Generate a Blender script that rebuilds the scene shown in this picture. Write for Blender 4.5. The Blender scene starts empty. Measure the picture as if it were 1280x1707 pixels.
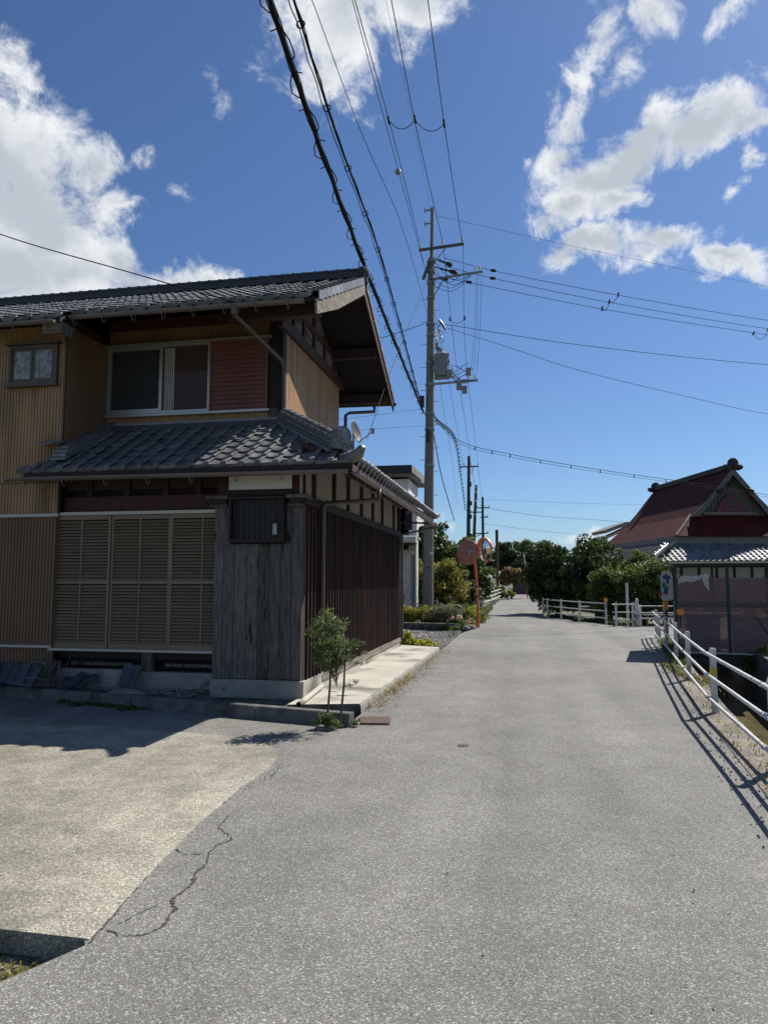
import bpy, math, random
from mathutils import Vector, Matrix
random.seed(7)
sc = bpy.context.scene
R = math.radians

# ------------------------------------------------------------------ camera
cam_d = bpy.data.cameras.new('camera'); cam = bpy.data.objects.new('camera', cam_d)
sc.collection.objects.link(cam); sc.camera = cam
PITCH, YAW = 5.403, 10.895
cam.location = (0, 0, 1.55)
cam.rotation_euler = (R(90 + PITCH), 0, R(YAW))
cam_d.sensor_fit = 'VERTICAL'; cam_d.sensor_height = 36.0
cam_d.lens = 36.0 * 1200.0 / 1707.0
cam_d.clip_start = 0.05; cam_d.clip_end = 6000
sc.render.resolution_x = 767; sc.render.resolution_y = 1024

# ------------------------------------------------------------------ sun, sky, exposure
SUN = Vector((0.60, 0.80, 1.09)).normalized()
sun_el = math.asin(SUN.z); sun_az = math.atan2(SUN.x, SUN.y)
sd = bpy.data.lights.new('sun', 'SUN'); so = bpy.data.objects.new('sun', sd); sc.collection.objects.link(so)
sd.energy = 5.0; sd.angle = R(0.5); sd.color = (1.0, 0.955, 0.88)
so.rotation_euler = (-SUN).to_track_quat('-Z', 'Y').to_euler(); so.location = (5, 10, 30)
vs = sc.view_settings
vs.view_transform = 'Standard'; vs.look = 'None'; vs.gamma = 1; vs.use_curve_mapping = False
vs.exposure = 0.36
sc.render.engine = 'CYCLES'

w = bpy.data.worlds.new('World'); sc.world = w; w.use_nodes = True
nt = w.node_tree; nt.nodes.clear()
def N(t, **k):
    n = nt.nodes.new(t)
    for a, b in k.items(): setattr(n, a, b)
    return n
def LK(a, b): nt.links.new(a, b)
def val(x, y=None, op='ADD', z=None, clamp=False):
    n = N('ShaderNodeMath', operation=op); n.use_clamp = clamp
    for i, q in enumerate((x, y, z)):
        if q is None: continue
        if isinstance(q, (int, float)): n.inputs[i].default_value = q
        else: LK(q, n.inputs[i])
    return n.outputs[0]
wout = N('ShaderNodeOutputWorld'); bg = N('ShaderNodeBackground'); LK(bg.outputs[0], wout.inputs[0])
SKY_STRENGTH = 0.051
bg.inputs['Strength'].default_value = SKY_STRENGTH
sky = N('ShaderNodeTexSky', sky_type='NISHITA'); sky.sun_disc = False
sky.sun_elevation = sun_el; sky.sun_rotation = sun_az
sky.air_density = 1.0; sky.dust_density = 0.35; sky.ozone_density = 2.2; sky.altitude = 0
tc = N('ShaderNodeTexCoord')
sep = N('ShaderNodeSeparateXYZ'); LK(tc.outputs['Generated'], sep.inputs[0])
az = val(sep.outputs[0], sep.outputs[1], 'ARCTAN2')
el = val(sep.outputs[2], op='ARCSINE')
cb = N('ShaderNodeCombineXYZ'); LK(az, cb.inputs[0]); LK(el, cb.inputs[1])
# warp of the cloud outlines
wn = N('ShaderNodeTexNoise'); wn.inputs['Scale'].default_value = 11; wn.inputs['Detail'].default_value = 8; wn.inputs['Roughness'].default_value = .6
LK(tc.outputs['Generated'], wn.inputs['Vector'])
wsub = N('ShaderNodeVectorMath', operation='SUBTRACT'); LK(wn.outputs['Color'], wsub.inputs[0]); wsub.inputs[1].default_value = (.5, .5, .5)
wsc = N('ShaderNodeVectorMath', operation='SCALE'); LK(wsub.outputs[0], wsc.inputs[0]); wsc.inputs['Scale'].default_value = 0.11
wad = N('ShaderNodeVectorMath', operation='ADD'); LK(cb.outputs[0], wad.inputs[0]); LK(wsc.outputs[0], wad.inputs[1])
# (azimuth, elevation, half width, half height, tilt, weight) of each cloud, in degrees
CLOUDS = [
 (-41,28,7,5,0,1.3),(-37.5,25,6,4.4,0,1.3),(-35,22.5,5.5,3,0,1.25),(-40,21,8,4,0,1.2),(-34.5,29,2.6,2.0,25,.9),(-40.8,33.4,2.6,2.0,0,.85),
 (-31.5,22.9,3.6,2.0,-12,1.15),(-27.5,22.2,3.2,1.8,0,1.1),(-24.8,22.4,2.4,1.3,0,.95),(-32.6,27.6,1.8,1.6,-30,.8),(-60,24,14,8,0,1.1),(-52,45,7,4,0,.7),
 (-14,40.5,6,4.2,5,1.1),(-7.5,41.5,5.2,3.0,15,1.05),(-16.5,36.6,3.6,2.4,0,.85),(-20,37.6,2.2,1.8,0,.7),(-13,35.2,1.8,1.4,0,.65),
 (6.9,37.5,2.0,1.9,40,.85),(5.0,35.4,1.2,2.2,-15,.75),(8.2,35.3,1.4,1.8,15,.72),(4.3,33.0,1.8,1.6,40,.88),(11.6,38.4,1.8,1.8,0,.8),(17.4,37.4,3.0,1.4,25,.85),
 (7.6,29.7,5.0,2.3,12,1.4),(13.7,30.9,4.2,2.0,14,1.3),(17.4,30.4,2.2,1.5,0,1.0),(3.4,31.0,2.2,1.9,30,1.05),(4.0,27.4,3.2,1.5,0,1.2),(7.5,27.6,3.0,1.4,10,1.15),(.6,31.0,.8,1.0,10,.7),
 (5.2,24.5,3.6,1.7,4,1.35),(10.6,23.7,3.8,1.6,-6,1.35),(15.4,22.1,3.6,1.1,-14,1.15),
 (16.3,25.9,.5,1.3,-25,.62),(17.6,28.0,.5,.9,-25,.6),(-25.1,35.9,1.3,1.5,0,.58),(-31.4,30.6,1.0,.9,0,.62),(-27.6,28.7,1.3,.6,-20,.6),
 (-9.0,4.2,3.0,1.6,0,.95),(-5,2.6,4,1.2,0,.75),(4.5,2.6,5,.9,0,.65),
 (45,30,12,6,0,1),(70,18,16,5,0,1),(120,28,20,8,0,1),(-160,22,18,7,0,1),
]
field = None
for (a, e, rx, ry, rot, wt) in CLOUDS:
    mp = N('ShaderNodeMapping', vector_type='TEXTURE'); LK(wad.outputs[0], mp.inputs['Vector'])
    mp.inputs['Location'].default_value = (R(a), R(e), 0)
    mp.inputs['Rotation'].default_value = (0, 0, R(rot))
    mp.inputs['Scale'].default_value = (R(rx) * 1.42 / max(.3, math.cos(R(e))), R(ry) * 1.42, 1)
    ln = N('ShaderNodeVectorMath', operation='LENGTH'); LK(mp.outputs[0], ln.inputs[0])
    v = val(ln.outputs['Value'], -wt, 'MULTIPLY', None); v = val(v, wt)
    field = v if field is None else val(field, v, 'SMOOTH_MAX', 0.06)
n1 = N('ShaderNodeTexNoise'); n1.inputs['Scale'].default_value = 16; n1.inputs['Detail'].default_value = 14; n1.inputs['Roughness'].default_value = .68; n1.inputs['Distortion'].default_value = .35
LK(tc.outputs['Generated'], n1.inputs['Vector'])
n2 = N('ShaderNodeTexNoise'); n2.inputs['Scale'].default_value = 10; n2.inputs['Detail'].default_value = 9; n2.inputs['Roughness'].default_value = .58
LK(tc.outputs['Generated'], n2.inputs['Vector'])
dens = val(val(n1.outputs[0], -.5), 2.3, 'MULTIPLY_ADD', field)
mr = N('ShaderNodeMapRange', interpolation_type='SMOOTHSTEP'); LK(dens, mr.inputs[0])
mr.inputs[1].default_value = .24; mr.inputs[2].default_value = .92
alpha = mr.outputs[0]
d2 = val(val(n2.outputs[0], -.5), 1.6, 'MULTIPLY_ADD', field)
mr2 = N('ShaderNodeMapRange', interpolation_type='SMOOTHSTEP'); LK(d2, mr2.inputs[0])
mr2.inputs[1].default_value = .45; mr2.inputs[2].default_value = 1.15; mr2.inputs[3].default_value = 0; mr2.inputs[4].default_value = 1
cc = N('ShaderNodeMix', data_type='RGBA'); LK(mr2.outputs[0], cc.inputs['Factor'])
cc.inputs['A'].default_value = (13.6, 14.0, 14.4, 1); cc.inputs['B'].default_value = (7.9, 8.7, 9.7, 1)
# sky colour
hs = N('ShaderNodeMix', data_type='RGBA', blend_type='MULTIPLY'); hs.inputs['Factor'].default_value = 1
LK(sky.outputs[0], hs.inputs['A']); hs.inputs['B'].default_value = (.90, 1.15, 1.50, 1)
mx = N('ShaderNodeMix', data_type='RGBA'); LK(alpha, mx.inputs['Factor']); LK(hs.outputs['Result'], mx.inputs['A']); LK(cc.outputs['Result'], mx.inputs['B'])
LK(mx.outputs['Result'], bg.inputs['Color'])

# ------------------------------------------------------------------ helpers
class MB:
    def __init__(s): s.v = []; s.f = []
    def add(s, vs_, fs, M=None):
        b = len(s.v)
        s.v += [tuple(M @ Vector(p)) if M is not None else tuple(p) for p in vs_]
        s.f += [tuple(b + i for i in f) for f in fs]
        return s
    def box(s, x0, x1, y0, y1, z0, z1, M=None):
        vs_ = [(x0,y0,z0),(x1,y0,z0),(x1,y1,z0),(x0,y1,z0),(x0,y0,z1),(x1,y0,z1),(x1,y1,z1),(x0,y1,z1)]
        return s.add(vs_, [(0,3,2,1),(4,5,6,7),(0,1,5,4),(1,2,6,5),(2,3,7,6),(3,0,4,7)], M)
    def cbox(s, c, sx, sy, sz, M=None):
        return s.box(c[0]-sx/2, c[0]+sx/2, c[1]-sy/2, c[1]+sy/2, c[2]-sz/2, c[2]+sz/2, M)
    def prism(s, pts, d):          # closed polygon extruded along d
        n = len(pts); d = Vector(d); q = [Vector(p) for p in pts]
        vs_ = q + [p + d for p in q]
        fs = [tuple(range(n-1, -1, -1)), tuple(range(n, 2*n))] + [(i, (i+1) % n, n + (i+1) % n, n + i) for i in range(n)]
        return s.add(vs_, fs)
    def poly(s, pts): return s.add(pts, [tuple(range(len(pts)))])
    def tube(s, pts, r, n=8, cap=True):
        P = [Vector(p) for p in pts]; b = len(s.v); ref = None
        rs = r if isinstance(r, (list, tuple)) else [r] * len(P)
        for i, p in enumerate(P):
            t = (P[min(i+1, len(P)-1)] - P[max(i-1, 0)]).normalized()
            if ref is None: ref = Vector((0,0,1)) if abs(t.z) < .9 else Vector((1,0,0))
            a = (ref - t * ref.dot(t)).normalized(); c = t.cross(a); ref = a
            for k in range(n):
                g = 2*math.pi*k/n; s.v.append(tuple(p + (a*math.cos(g) + c*math.sin(g)) * rs[i]))
        for i in range(len(P)-1):
            for k in range(n):
                s.f.append((b+i*n+k, b+i*n+(k+1) % n, b+(i+1)*n+(k+1) % n, b+(i+1)*n+k))
        if cap:
            s.f.append(tuple(b+k for k in range(n-1, -1, -1))); s.f.append(tuple(b+(len(P)-1)*n+k for k in range(n)))
        return s
    def bar(s, p0, p1, w_, h_):    # rectangular bar; h_ is measured upwards
        p0, p1 = Vector(p0), Vector(p1); t = (p1-p0).normalized()
        up = Vector((0,0,1)) if abs(t.z) < .95 else Vector((0,1,0))
        a = t.cross(up).normalized() * w_/2; c = a.cross(t).normalized() * h_/2
        vs_ = [p0-a-c, p0+a-c, p0+a+c, p0-a+c, p1-a-c, p1+a-c, p1+a+c, p1-a+c]
        return s.add(vs_, [(0,1,2,3),(7,6,5,4),(0,4,5,1),(1,5,6,2),(2,6,7,3),(3,7,4,0)])
    def ball(s, c, r, n=8, m=6, sx=1, sy=1, sz=1):
        b = len(s.v)
        for j in range(m+1):
            th = math.pi*j/m
            for k in range(n):
                g = 2*math.pi*k/n
                s.v.append((c[0]+r*sx*math.sin(th)*math.cos(g), c[1]+r*sy*math.sin(th)*math.sin(g), c[2]+r*sz*math.cos(th)))
        for j in range(m):
            for k in range(n): s.f.append((b+j*n+k, b+(j+1)*n+k, b+(j+1)*n+(k+1) % n, b+j*n+(k+1) % n))
        return s
    def mesh(s, name, off=(0,0,0), smooth=False):
        me = bpy.data.meshes.new(name)
        ox, oy, oz = off
        me.from_pydata([(x-ox, y-oy, z-oz) for x, y, z in s.v], [], s.f); me.update()
        if smooth: me.polygons.foreach_set('use_smooth', [True]*len(me.polygons))
        return me

def wloc(o):
    v = Vector((0,0,0))
    while o is not None: v = v + o.location; o = o.parent
    return v
def link(o): sc.collection.objects.link(o); return o
def obj(name, mb, m, parent=None, smooth=False, loc=None, label=None, kind=None, bevel=0):
    """verts are world coordinates; parents are never rotated"""
    off = wloc(parent) if parent else Vector((0,0,0))
    l = Vector(loc) - off if loc is not None else Vector((0,0,0))
    me = mb.mesh(name, off + l, smooth); me.materials.append(m)
    o = link(bpy.data.objects.new(name, me)); o.parent = parent; o.location = l
    if label: o['label'] = label
    if kind: o['kind'] = kind
    if bevel:
        b = o.modifiers.new('bevel', 'BEVEL'); b.width = bevel; b.segments = 2; b.limit_method = 'ANGLE'
    return o
def inst(name, me, parent, M):
    o = link(bpy.data.objects.new(name, me)); o.parent = parent
    M2 = M.copy(); M2.translation = M.translation - (wloc(parent) if parent else Vector((0,0,0)))
    o.matrix_local = M2
    return o
def thing(name, label, cat, loc, group=None):
    o = link(bpy.data.objects.new(name, None)); o.location = loc; o.empty_display_size = .2
    o['label'] = label; o['category'] = cat
    if group: o['group'] = group
    return o
def tag(o, label, cat, group=None, kind=None):
    if label: o['label'] = label
    if cat: o['category'] = cat
    if group: o['group'] = group
    if kind: o['kind'] = kind
    return o
def struct(name, mb, m, smooth=False, kind='structure'):
    o = obj(name, mb, m, None, smooth); o['kind'] = kind; return o
def frame(origin, x, y, z):
    M = Matrix.Identity(4)
    for i, a in enumerate((x, y, z)):
        for j in range(3): M[j][i] = a[j]
    M.translation = Vector(origin); return M

# ------------------------------------------------------------------ materials
def mat(name, c1, c2=None, scale=4, rough=.8, bump=0, bscale=None, stretch=(1,1,1), metal=0, var=0, island=0, detail=6,
        ramp=(.35,.65), spots=None, trans=0, spec=.5, coat=0, world=False, alpha=1.0):
    m = bpy.data.materials.new(name); m.use_nodes = True; t = m.node_tree; b = t.nodes['Principled BSDF']
    def nn(ty, **k):
        n = t.nodes.new(ty)
        for a, q in k.items(): setattr(n, a, q)
        return n
    lk = t.links.new
    b.inputs['Roughness'].default_value = rough; b.inputs['Metallic'].default_value = metal
    b.inputs['Specular IOR Level'].default_value = spec
    if coat: b.inputs['Coat Weight'].default_value = coat
    c2 = c2 or c1
    tcn = nn('ShaderNodeTexCoord'); mp = nn('ShaderNodeMapping'); mp.inputs['Scale'].default_value = stretch
    if world:
        g = nn('ShaderNodeNewGeometry'); lk(g.outputs['Position'], mp.inputs[0])
    else: lk(tcn.outputs['Object'], mp.inputs[0])
    vec = mp.outputs[0]
    if var:
        oi = nn('ShaderNodeObjectInfo'); ad = nn('ShaderNodeVectorMath', operation='MULTIPLY_ADD')
        cbn = nn('ShaderNodeCombineXYZ')
        for i in range(3): lk(oi.outputs['Random'], cbn.inputs[i])
        lk(cbn.outputs[0], ad.inputs[0]); ad.inputs[1].default_value = (37, 53, 71); lk(vec, ad.inputs[2]); vec = ad.outputs[0]
    nz = nn('ShaderNodeTexNoise'); nz.inputs['Scale'].default_value = scale; nz.inputs['Detail'].default_value = detail; nz.inputs['Roughness'].default_value = .62
    lk(vec, nz.inputs['Vector'])
    mr_ = nn('ShaderNodeMapRange'); lk(nz.outputs[0], mr_.inputs[0]); mr_.inputs[1].default_value = ramp[0]; mr_.inputs[2].default_value = ramp[1]
    mxn = nn('ShaderNodeMix', data_type='RGBA'); lk(mr_.outputs[0], mxn.inputs['Factor'])
    mxn.inputs['A'].default_value = (*c1, 1); mxn.inputs['B'].default_value = (*c2, 1)
    col = mxn.outputs['Result']
    if spots:      # (colour, scale, low, high)
        sc_, ss, lo, hi = spots
        n3 = nn('ShaderNodeTexNoise'); n3.inputs['Scale'].default_value = ss; n3.inputs['Detail'].default_value = 4; lk(vec, n3.inputs['Vector'])
        m3 = nn('ShaderNodeMapRange'); lk(n3.outputs[0], m3.inputs[0]); m3.inputs[1].default_value = lo; m3.inputs[2].default_value = hi
        x3 = nn('ShaderNodeMix', data_type='RGBA'); lk(m3.outputs[0], x3.inputs['Factor']); lk(col, x3.inputs['A']); x3.inputs['B'].default_value = (*sc_, 1)
        col = x3.outputs['Result']
    for src, amt in ((('ShaderNodeObjectInfo', 'Random'), var), (('ShaderNodeNewGeometry', 'Random Per Island'), island)):
        if amt:
            o_ = nn(src[0]); q = nn('ShaderNodeMapRange'); lk(o_.outputs[src[1]], q.inputs[0])
            q.inputs[3].default_value = 1-amt; q.inputs[4].default_value = 1+amt
            ml = nn('ShaderNodeVectorMath', operation='SCALE'); lk(col, ml.inputs[0]); lk(q.outputs[0], ml.inputs['Scale']); col = ml.outputs[0]
    lk(col, b.inputs['Base Color'])
    if bump:
        bn = nn('ShaderNodeTexNoise'); bn.inputs['Scale'].default_value = bscale or scale*4; bn.inputs['Detail'].default_value = 5
        lk(vec, bn.inputs['Vector']); bp = nn('ShaderNodeBump'); bp.inputs['Strength'].default_value = bump; bp.inputs['Distance'].default_value = .02
        lk(bn.outputs[0], bp.inputs['Height']); lk(bp.outputs[0], b.inputs['Normal'])
    if trans:
        tr = nn('ShaderNodeBsdfTranslucent'); lk(col, tr.inputs[0]); ms = nn('ShaderNodeMixShader'); ms.inputs[0].default_value = trans
        lk(b.outputs[0], ms.inputs[1]); lk(tr.outputs[0], ms.inputs[2])
        lk(ms.outputs[0], t.nodes['Material Output'].inputs[0])
    if alpha < 1: b.inputs['Alpha'].default_value = alpha
    return m

def aggregate(name, base, dark, light, cell, patch, rough=.85, light_lo=.72, bump=.5, patch_amt=.25, moss=None):
    """asphalt / exposed-aggregate concrete: stones picked out cell by cell"""
    m = bpy.data.materials.new(name); m.use_nodes = True; t = m.node_tree; b = t.nodes['Principled BSDF']; lk = t.links.new
    def nn(ty, **k):
        n = t.nodes.new(ty)
        for a, q in k.items(): setattr(n, a, q)
        return n
    b.inputs['Roughness'].default_value = rough; b.inputs['Specular IOR Level'].default_value = .35
    tcn = nn('ShaderNodeTexCoord')
    cur = None
    for i, (s_, lo, hi, amt) in enumerate(((cell, 0, 1, 1.0), (cell*2.3, 0, 1, .6))):
        vo = nn('ShaderNodeTexVoronoi'); vo.inputs['Scale'].default_value = s_; lk(tcn.outputs['Object'], vo.inputs['Vector'])
        sp = nn('ShaderNodeSeparateColor'); lk(vo.outputs['Color'], sp.inputs[0])
        rp = nn('ShaderNodeValToRGB'); lk(sp.outputs[0], rp.inputs[0])
        e = rp.color_ramp.elements
        e[0].position = 0.0; e[0].color = (*dark, 1); e[1].position = 1.0; e[1].color = (*light, 1)
        x = rp.color_ramp.elements.new(.25); x.color = (*base, 1); x = rp.color_ramp.elements.new(light_lo); x.color = (*[c*1.25 for c in base], 1)
        if cur is None: cur = rp.outputs[0]; vo0 = vo
        else:
            mm = nn('ShaderNodeMix', data_type='RGBA'); mm.inputs['Factor'].default_value = .3; lk(cur, mm.inputs['A']); lk(rp.outputs[0], mm.inputs['B']); cur = mm.outputs['Result']
    for s_, amt in ((patch, patch_amt), (patch*7, patch_amt*.6)):
        nz = nn('ShaderNodeTexNoise'); nz.inputs['Scale'].default_value = s_; nz.inputs['Detail'].default_value = 7; lk(tcn.outputs['Object'], nz.inputs['Vector'])
        q = nn('ShaderNodeMapRange'); lk(nz.outputs[0], q.inputs[0]); q.inputs[1].default_value = .3; q.inputs[2].default_value = .7
        q.inputs[3].default_value = 1-amt; q.inputs[4].default_value = 1+amt
        ml = nn('ShaderNodeVectorMath', operation='SCALE'); lk(cur, ml.inputs[0]); lk(q.outputs[0], ml.inputs['Scale']); cur = ml.outputs[0]
    mpn = nn('ShaderNodeMapping'); mpn.inputs['Scale'].default_value = (1.1, .07, 1); lk(tcn.outputs['Object'], mpn.inputs[0])
    nz = nn('ShaderNodeTexNoise'); nz.inputs['Scale'].default_value = 1.0; nz.inputs['Detail'].default_value = 5; lk(mpn.outputs[0], nz.inputs['Vector'])
    q = nn('ShaderNodeMapRange'); lk(nz.outputs[0], q.inputs[0]); q.inputs[1].default_value = .35; q.inputs[2].default_value = .65; q.inputs[3].default_value = .87; q.inputs[4].default_value = 1.12
    ml = nn('ShaderNodeVectorMath', operation='SCALE'); lk(cur, ml.inputs[0]); lk(q.outputs[0], ml.inputs['Scale']); cur = ml.outputs[0]
    nz = nn('ShaderNodeTexNoise'); nz.inputs['Scale'].default_value = 1.7; nz.inputs['Detail'].default_value = 8; nz.inputs['Roughness'].default_value = .7; lk(tcn.outputs['Object'], nz.inputs['Vector'])
    q = nn('ShaderNodeMapRange'); lk(nz.outputs[0], q.inputs[0]); q.inputs[1].default_value = .62; q.inputs[2].default_value = .72; q.inputs[3].default_value = 1; q.inputs[4].default_value = .80
    ml = nn('ShaderNodeVectorMath', operation='SCALE'); lk(cur, ml.inputs[0]); lk(q.outputs[0], ml.inputs['Scale']); cur = ml.outputs[0]
    if moss:
        nz = nn('ShaderNodeTexNoise'); nz.inputs['Scale'].default_value = moss[1]; nz.inputs['Detail'].default_value = 8; lk(tcn.outputs['Object'], nz.inputs['Vector'])
        q = nn('ShaderNodeMapRange'); lk(nz.outputs[0], q.inputs[0]); q.inputs[1].default_value = moss[2]; q.inputs[2].default_value = moss[3]
        mm = nn('ShaderNodeMix', data_type='RGBA'); lk(q.outputs[0], mm.inputs['Factor']); lk(cur, mm.inputs['A']); mm.inputs['B'].default_value = (*moss[0], 1); cur = mm.outputs['Result']
    lk(cur, b.inputs['Base Color'])
    bp = nn('ShaderNodeBump'); bp.inputs['Strength'].default_value = bump; bp.inputs['Distance'].default_value = .004; bp.invert = True
    lk(vo0.outputs['Distance'], bp.inputs['Height']); lk(bp.outputs[0], b.inputs['Normal'])
    return m

M = {}
M['asphalt'] = aggregate('asphalt', (.150,.143,.128), (.036,.034,.031), (.58,.57,.51), 165, .35, light_lo=.82, patch_amt=.17)
M['apron'] = aggregate('apron_concrete', (.225,.208,.162), (.07,.064,.05), (.60,.56,.45), 115, .7, light_lo=.72, patch_amt=.34)
M['mossy'] = aggregate('mossy_gravel', (.13,.12,.09), (.04,.04,.03), (.4,.38,.3), 60, 2, moss=((.06,.065,.015), 9, .45, .58))
M['gravel'] = aggregate('gravel', (.26,.25,.23), (.10,.10,.09), (.55,.54,.5), 28, 1.2, bump=1)
M['soil'] = aggregate('soil', (.10,.085,.065), (.04,.035,.03), (.25,.22,.18), 45, 1.5, bump=1)
M['conc'] = mat('concrete', (.33,.32,.28), (.23,.22,.19), 3, .9, .25, 40, spots=((.11,.11,.09), 5, .58, .72))
M['strip'] = mat('strip_concrete', (.50,.46,.38), (.40,.37,.31), 1.6, .9, .2, 50, spots=((.15,.145,.12), 1.1, .50, .66))
M['kerbc'] = mat('kerb_concrete', (.16,.155,.14), (.09,.09,.08), 5, .9, .4, 60, spots=((.035,.04,.03), 3, .52, .7))
M['kerbrough'] = mat('rough_kerb', (.42,.40,.35), (.16,.155,.13), 26, .95, .8, 60)
M['grass'] = mat('grass_ground', (.07,.085,.03), (.13,.12,.06), .8, .95, .3, 20)
M['hill'] = mat('hill', (.03,.045,.022), (.05,.06,.03), .3, .95)
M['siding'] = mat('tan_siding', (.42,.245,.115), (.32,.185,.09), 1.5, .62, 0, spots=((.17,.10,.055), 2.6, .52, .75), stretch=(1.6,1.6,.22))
M['siding2'] = mat('brown_siding', (.22,.12,.055), (.15,.082,.04), 1.5, .62, 0, stretch=(1,1,.25))  # browner copy of the tan siding, shade put into its colour
M['shutter'] = mat('shutter_metal', (.25,.175,.105), (.20,.14,.085), 2, .5, 0, var=.05)
M['shut_light'] = mat('aluminium_trim', (.48,.43,.36), None, 2, .45, metal=.3)
M['redslat'] = mat('red_brown_slats', (.22,.080,.060), (.16,.058,.044), 3, .6)
M['alu'] = mat('aluminium', (.42,.42,.40), None, 3, .4, metal=.6)
M['bronze'] = mat('bronze_frame', (.10,.075,.05), None, 3, .45, metal=.4)
M['screen'] = mat('insect_screen', (.028,.028,.026), None, 3, .8)
M['curtain'] = mat('curtain', (.46,.28,.19), (.36,.21,.14), 2, .9, stretch=(8,8,.3))
M['dark'] = mat('dark_void', (.012,.010,.009), None, 3, .9)  # near-black colour that paints the darkness of hollows
M['redwood'] = mat('bengara_wood', (.072,.015,.011), (.034,.011,.009), 3, .7, .3, 30, stretch=(6,6,.5), var=.25)
M['darkwood'] = mat('dark_wood', (.042,.020,.014), (.020,.012,.010), 3, .72, .3, 30, stretch=(6,6,.5), var=.2)
M['blackwood'] = mat('black_wood', (.016,.011,.010), (.008,.006,.006), 3, .75, .3, 30, stretch=(6,6,.5), var=.2)
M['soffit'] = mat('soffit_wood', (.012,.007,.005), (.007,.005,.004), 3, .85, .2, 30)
M['greywood'] = mat('weathered_wood', (.175,.158,.138), (.070,.064,.057), 3.2, .9, .7, 26, stretch=(9,9,1.1), var=.3, detail=9, spots=((.010,.010,.010), 3.4, .615, .66))
M['barge'] = mat('weathered_barge', (.27,.23,.18), (.10,.08,.065), 2.2, .9, .3, 30, stretch=(1,.8,10), detail=3)
M['plaster'] = mat('plaster', (.50,.46,.41), (.42,.39,.35), 2.5, .9, .1, 40)
M['greyplaster'] = mat('grey_plaster', (.16,.15,.13), (.09,.085,.075), 3, .9)  # white plaster greyed in colour for the shade under the gable
M['soilkerb'] = aggregate('dirty_kerb', (.16,.135,.105), (.05,.042,.03), (.40,.36,.30), 70, 1.4, bump=.8, patch_amt=.4, moss=((.07,.075,.03), 3, .55, .7))
M['white'] = mat('white_paint', (.66,.66,.63), (.50,.50,.47), 4, .5, spots=((.24,.17,.11), 11, .60, .72))
M['whitewall'] = mat('white_wall', (.70,.69,.66), (.62,.61,.58), 1.2, .8, stretch=(1,1,.3))
M['whiteboard'] = mat('white_board', (.66,.64,.58), (.55,.53,.47), 1.5, .55)
M['tile'] = mat('roof_tile', (.21,.212,.215), (.12,.121,.124), 9, .42, .12, 60, var=.32, spots=((.28,.28,.26), 6, .60, .75), spec=.6)
M['tile2'] = mat('roof_tile_rows', (.21,.212,.215), (.12,.121,.124), 9, .42, .12, 60, island=.32, spots=((.28,.28,.26), 6, .60, .75), spec=.6)
M['sidewood'] = mat('red_stained_wood', (.085,.027,.019), (.028,.012,.009), 3, .7, .4, 30, stretch=(6,6,.5), var=.5, spots=((.012,.009,.008), 2.0, .47, .62))
M['ridgeblack'] = mat('dark_ridge_tile', (.040,.042,.047), (.026,.028,.031), 6, .5, .2, 40)
M['loosetile'] = mat('loose_tile', (.060,.066,.080), (.032,.035,.042), 8, .5, .2, 40, var=.35)
M['ridgedark'] = mat('sooty_ridge_tile', (.045,.040,.040), (.028,.026,.026), 6, .7, .3, 40)  # near-black tone for the ridge of the red roof
M['polefar'] = mat('far_pole', (.075,.068,.06), (.05,.046,.042), 3, .9)  # pole colour darkened so that the poles read as backlit
M['dishgrey'] = mat('dish_grey', (.05,.05,.052), None, 3, .6)  # dish colour darkened to stand for the sun behind it
M['gutter'] = mat('gutter_brown', (.17,.14,.12), (.13,.105,.09), 3, .4)
M['bronzepipe'] = mat('downpipe', (.09,.065,.05), None, 3, .4)
M['black'] = mat('black_plastic', (.015,.015,.016), None, 3, .5)
M['wire'] = mat('cable_sheath', (.014,.014,.015), None, 3, .85, spec=.15)
M['poleconc'] = mat('pole_concrete', (.20,.185,.155), (.155,.143,.12), 2, .85, .15, 40, stretch=(1,1,.2))
M['steel'] = mat('galvanised', (.30,.31,.31), (.22,.23,.23), 8, .5, metal=.5)
M['greensteel'] = mat('aged_green_steel', (.10,.13,.115), (.06,.08,.07), 8, .6)
M['trafo'] = mat('transformer_grey', (.24,.255,.26), (.20,.21,.215), 3, .5)
M['orange'] = mat('orange_paint', (.78,.15,.035), (.62,.12,.03), 5, .45)
M['orangefade'] = mat('faded_orange', (.42,.14,.085), (.33,.12,.08), 4, .6, spots=((.30,.22,.2), 6, .55, .7))
M['mirror'] = mat('mirror', (.80,.82,.84), None, 3, .06, metal=1)
M['reflector'] = mat('reflector', (.90,.28,.02), None, 3, .25)
M['yellow'] = mat('yellow_band', (.65,.42,.04), None, 3, .5)
M['rust'] = mat('rusty_plate', (.12,.065,.045), (.075,.045,.034), 12, .75, .3, 60)
M['redroof'] = mat('red_metal_roof', (.090,.013,.011), (.055,.011,.010), 1.2, .85, .1, 20, spots=((.06,.03,.022), 2.2, .55, .75), spec=.15, stretch=(1,1,.5))
M['rooftrim'] = mat('roof_trim', (.22,.20,.18), (.16,.15,.14), 2, .8)
M['gable'] = mat('gable_boards', (.17,.17,.155), (.10,.10,.092), 3, .85, stretch=(5,5,.6))
M['greenframe'] = mat('green_frame', (.010,.042,.030), (.008,.03,.024), 5, .5)
M['trunk'] = mat('bark', (.09,.07,.05), (.05,.04,.03), 8, .9, .5, 30, stretch=(3,3,.6))
M['straw'] = mat('dry_grass', (.50,.40,.24), (.34,.25,.14), 8, .9, island=.35, trans=.3)
M['stone'] = mat('stone', (.26,.24,.21), (.15,.14,.125), 7, .9, .4, 30, var=.2, island=.25)
def leafm(n, c1, c2, tr=.35): return mat(n, c1, c2, 1.3, .48, island=.5, trans=tr, spec=.35)
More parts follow.
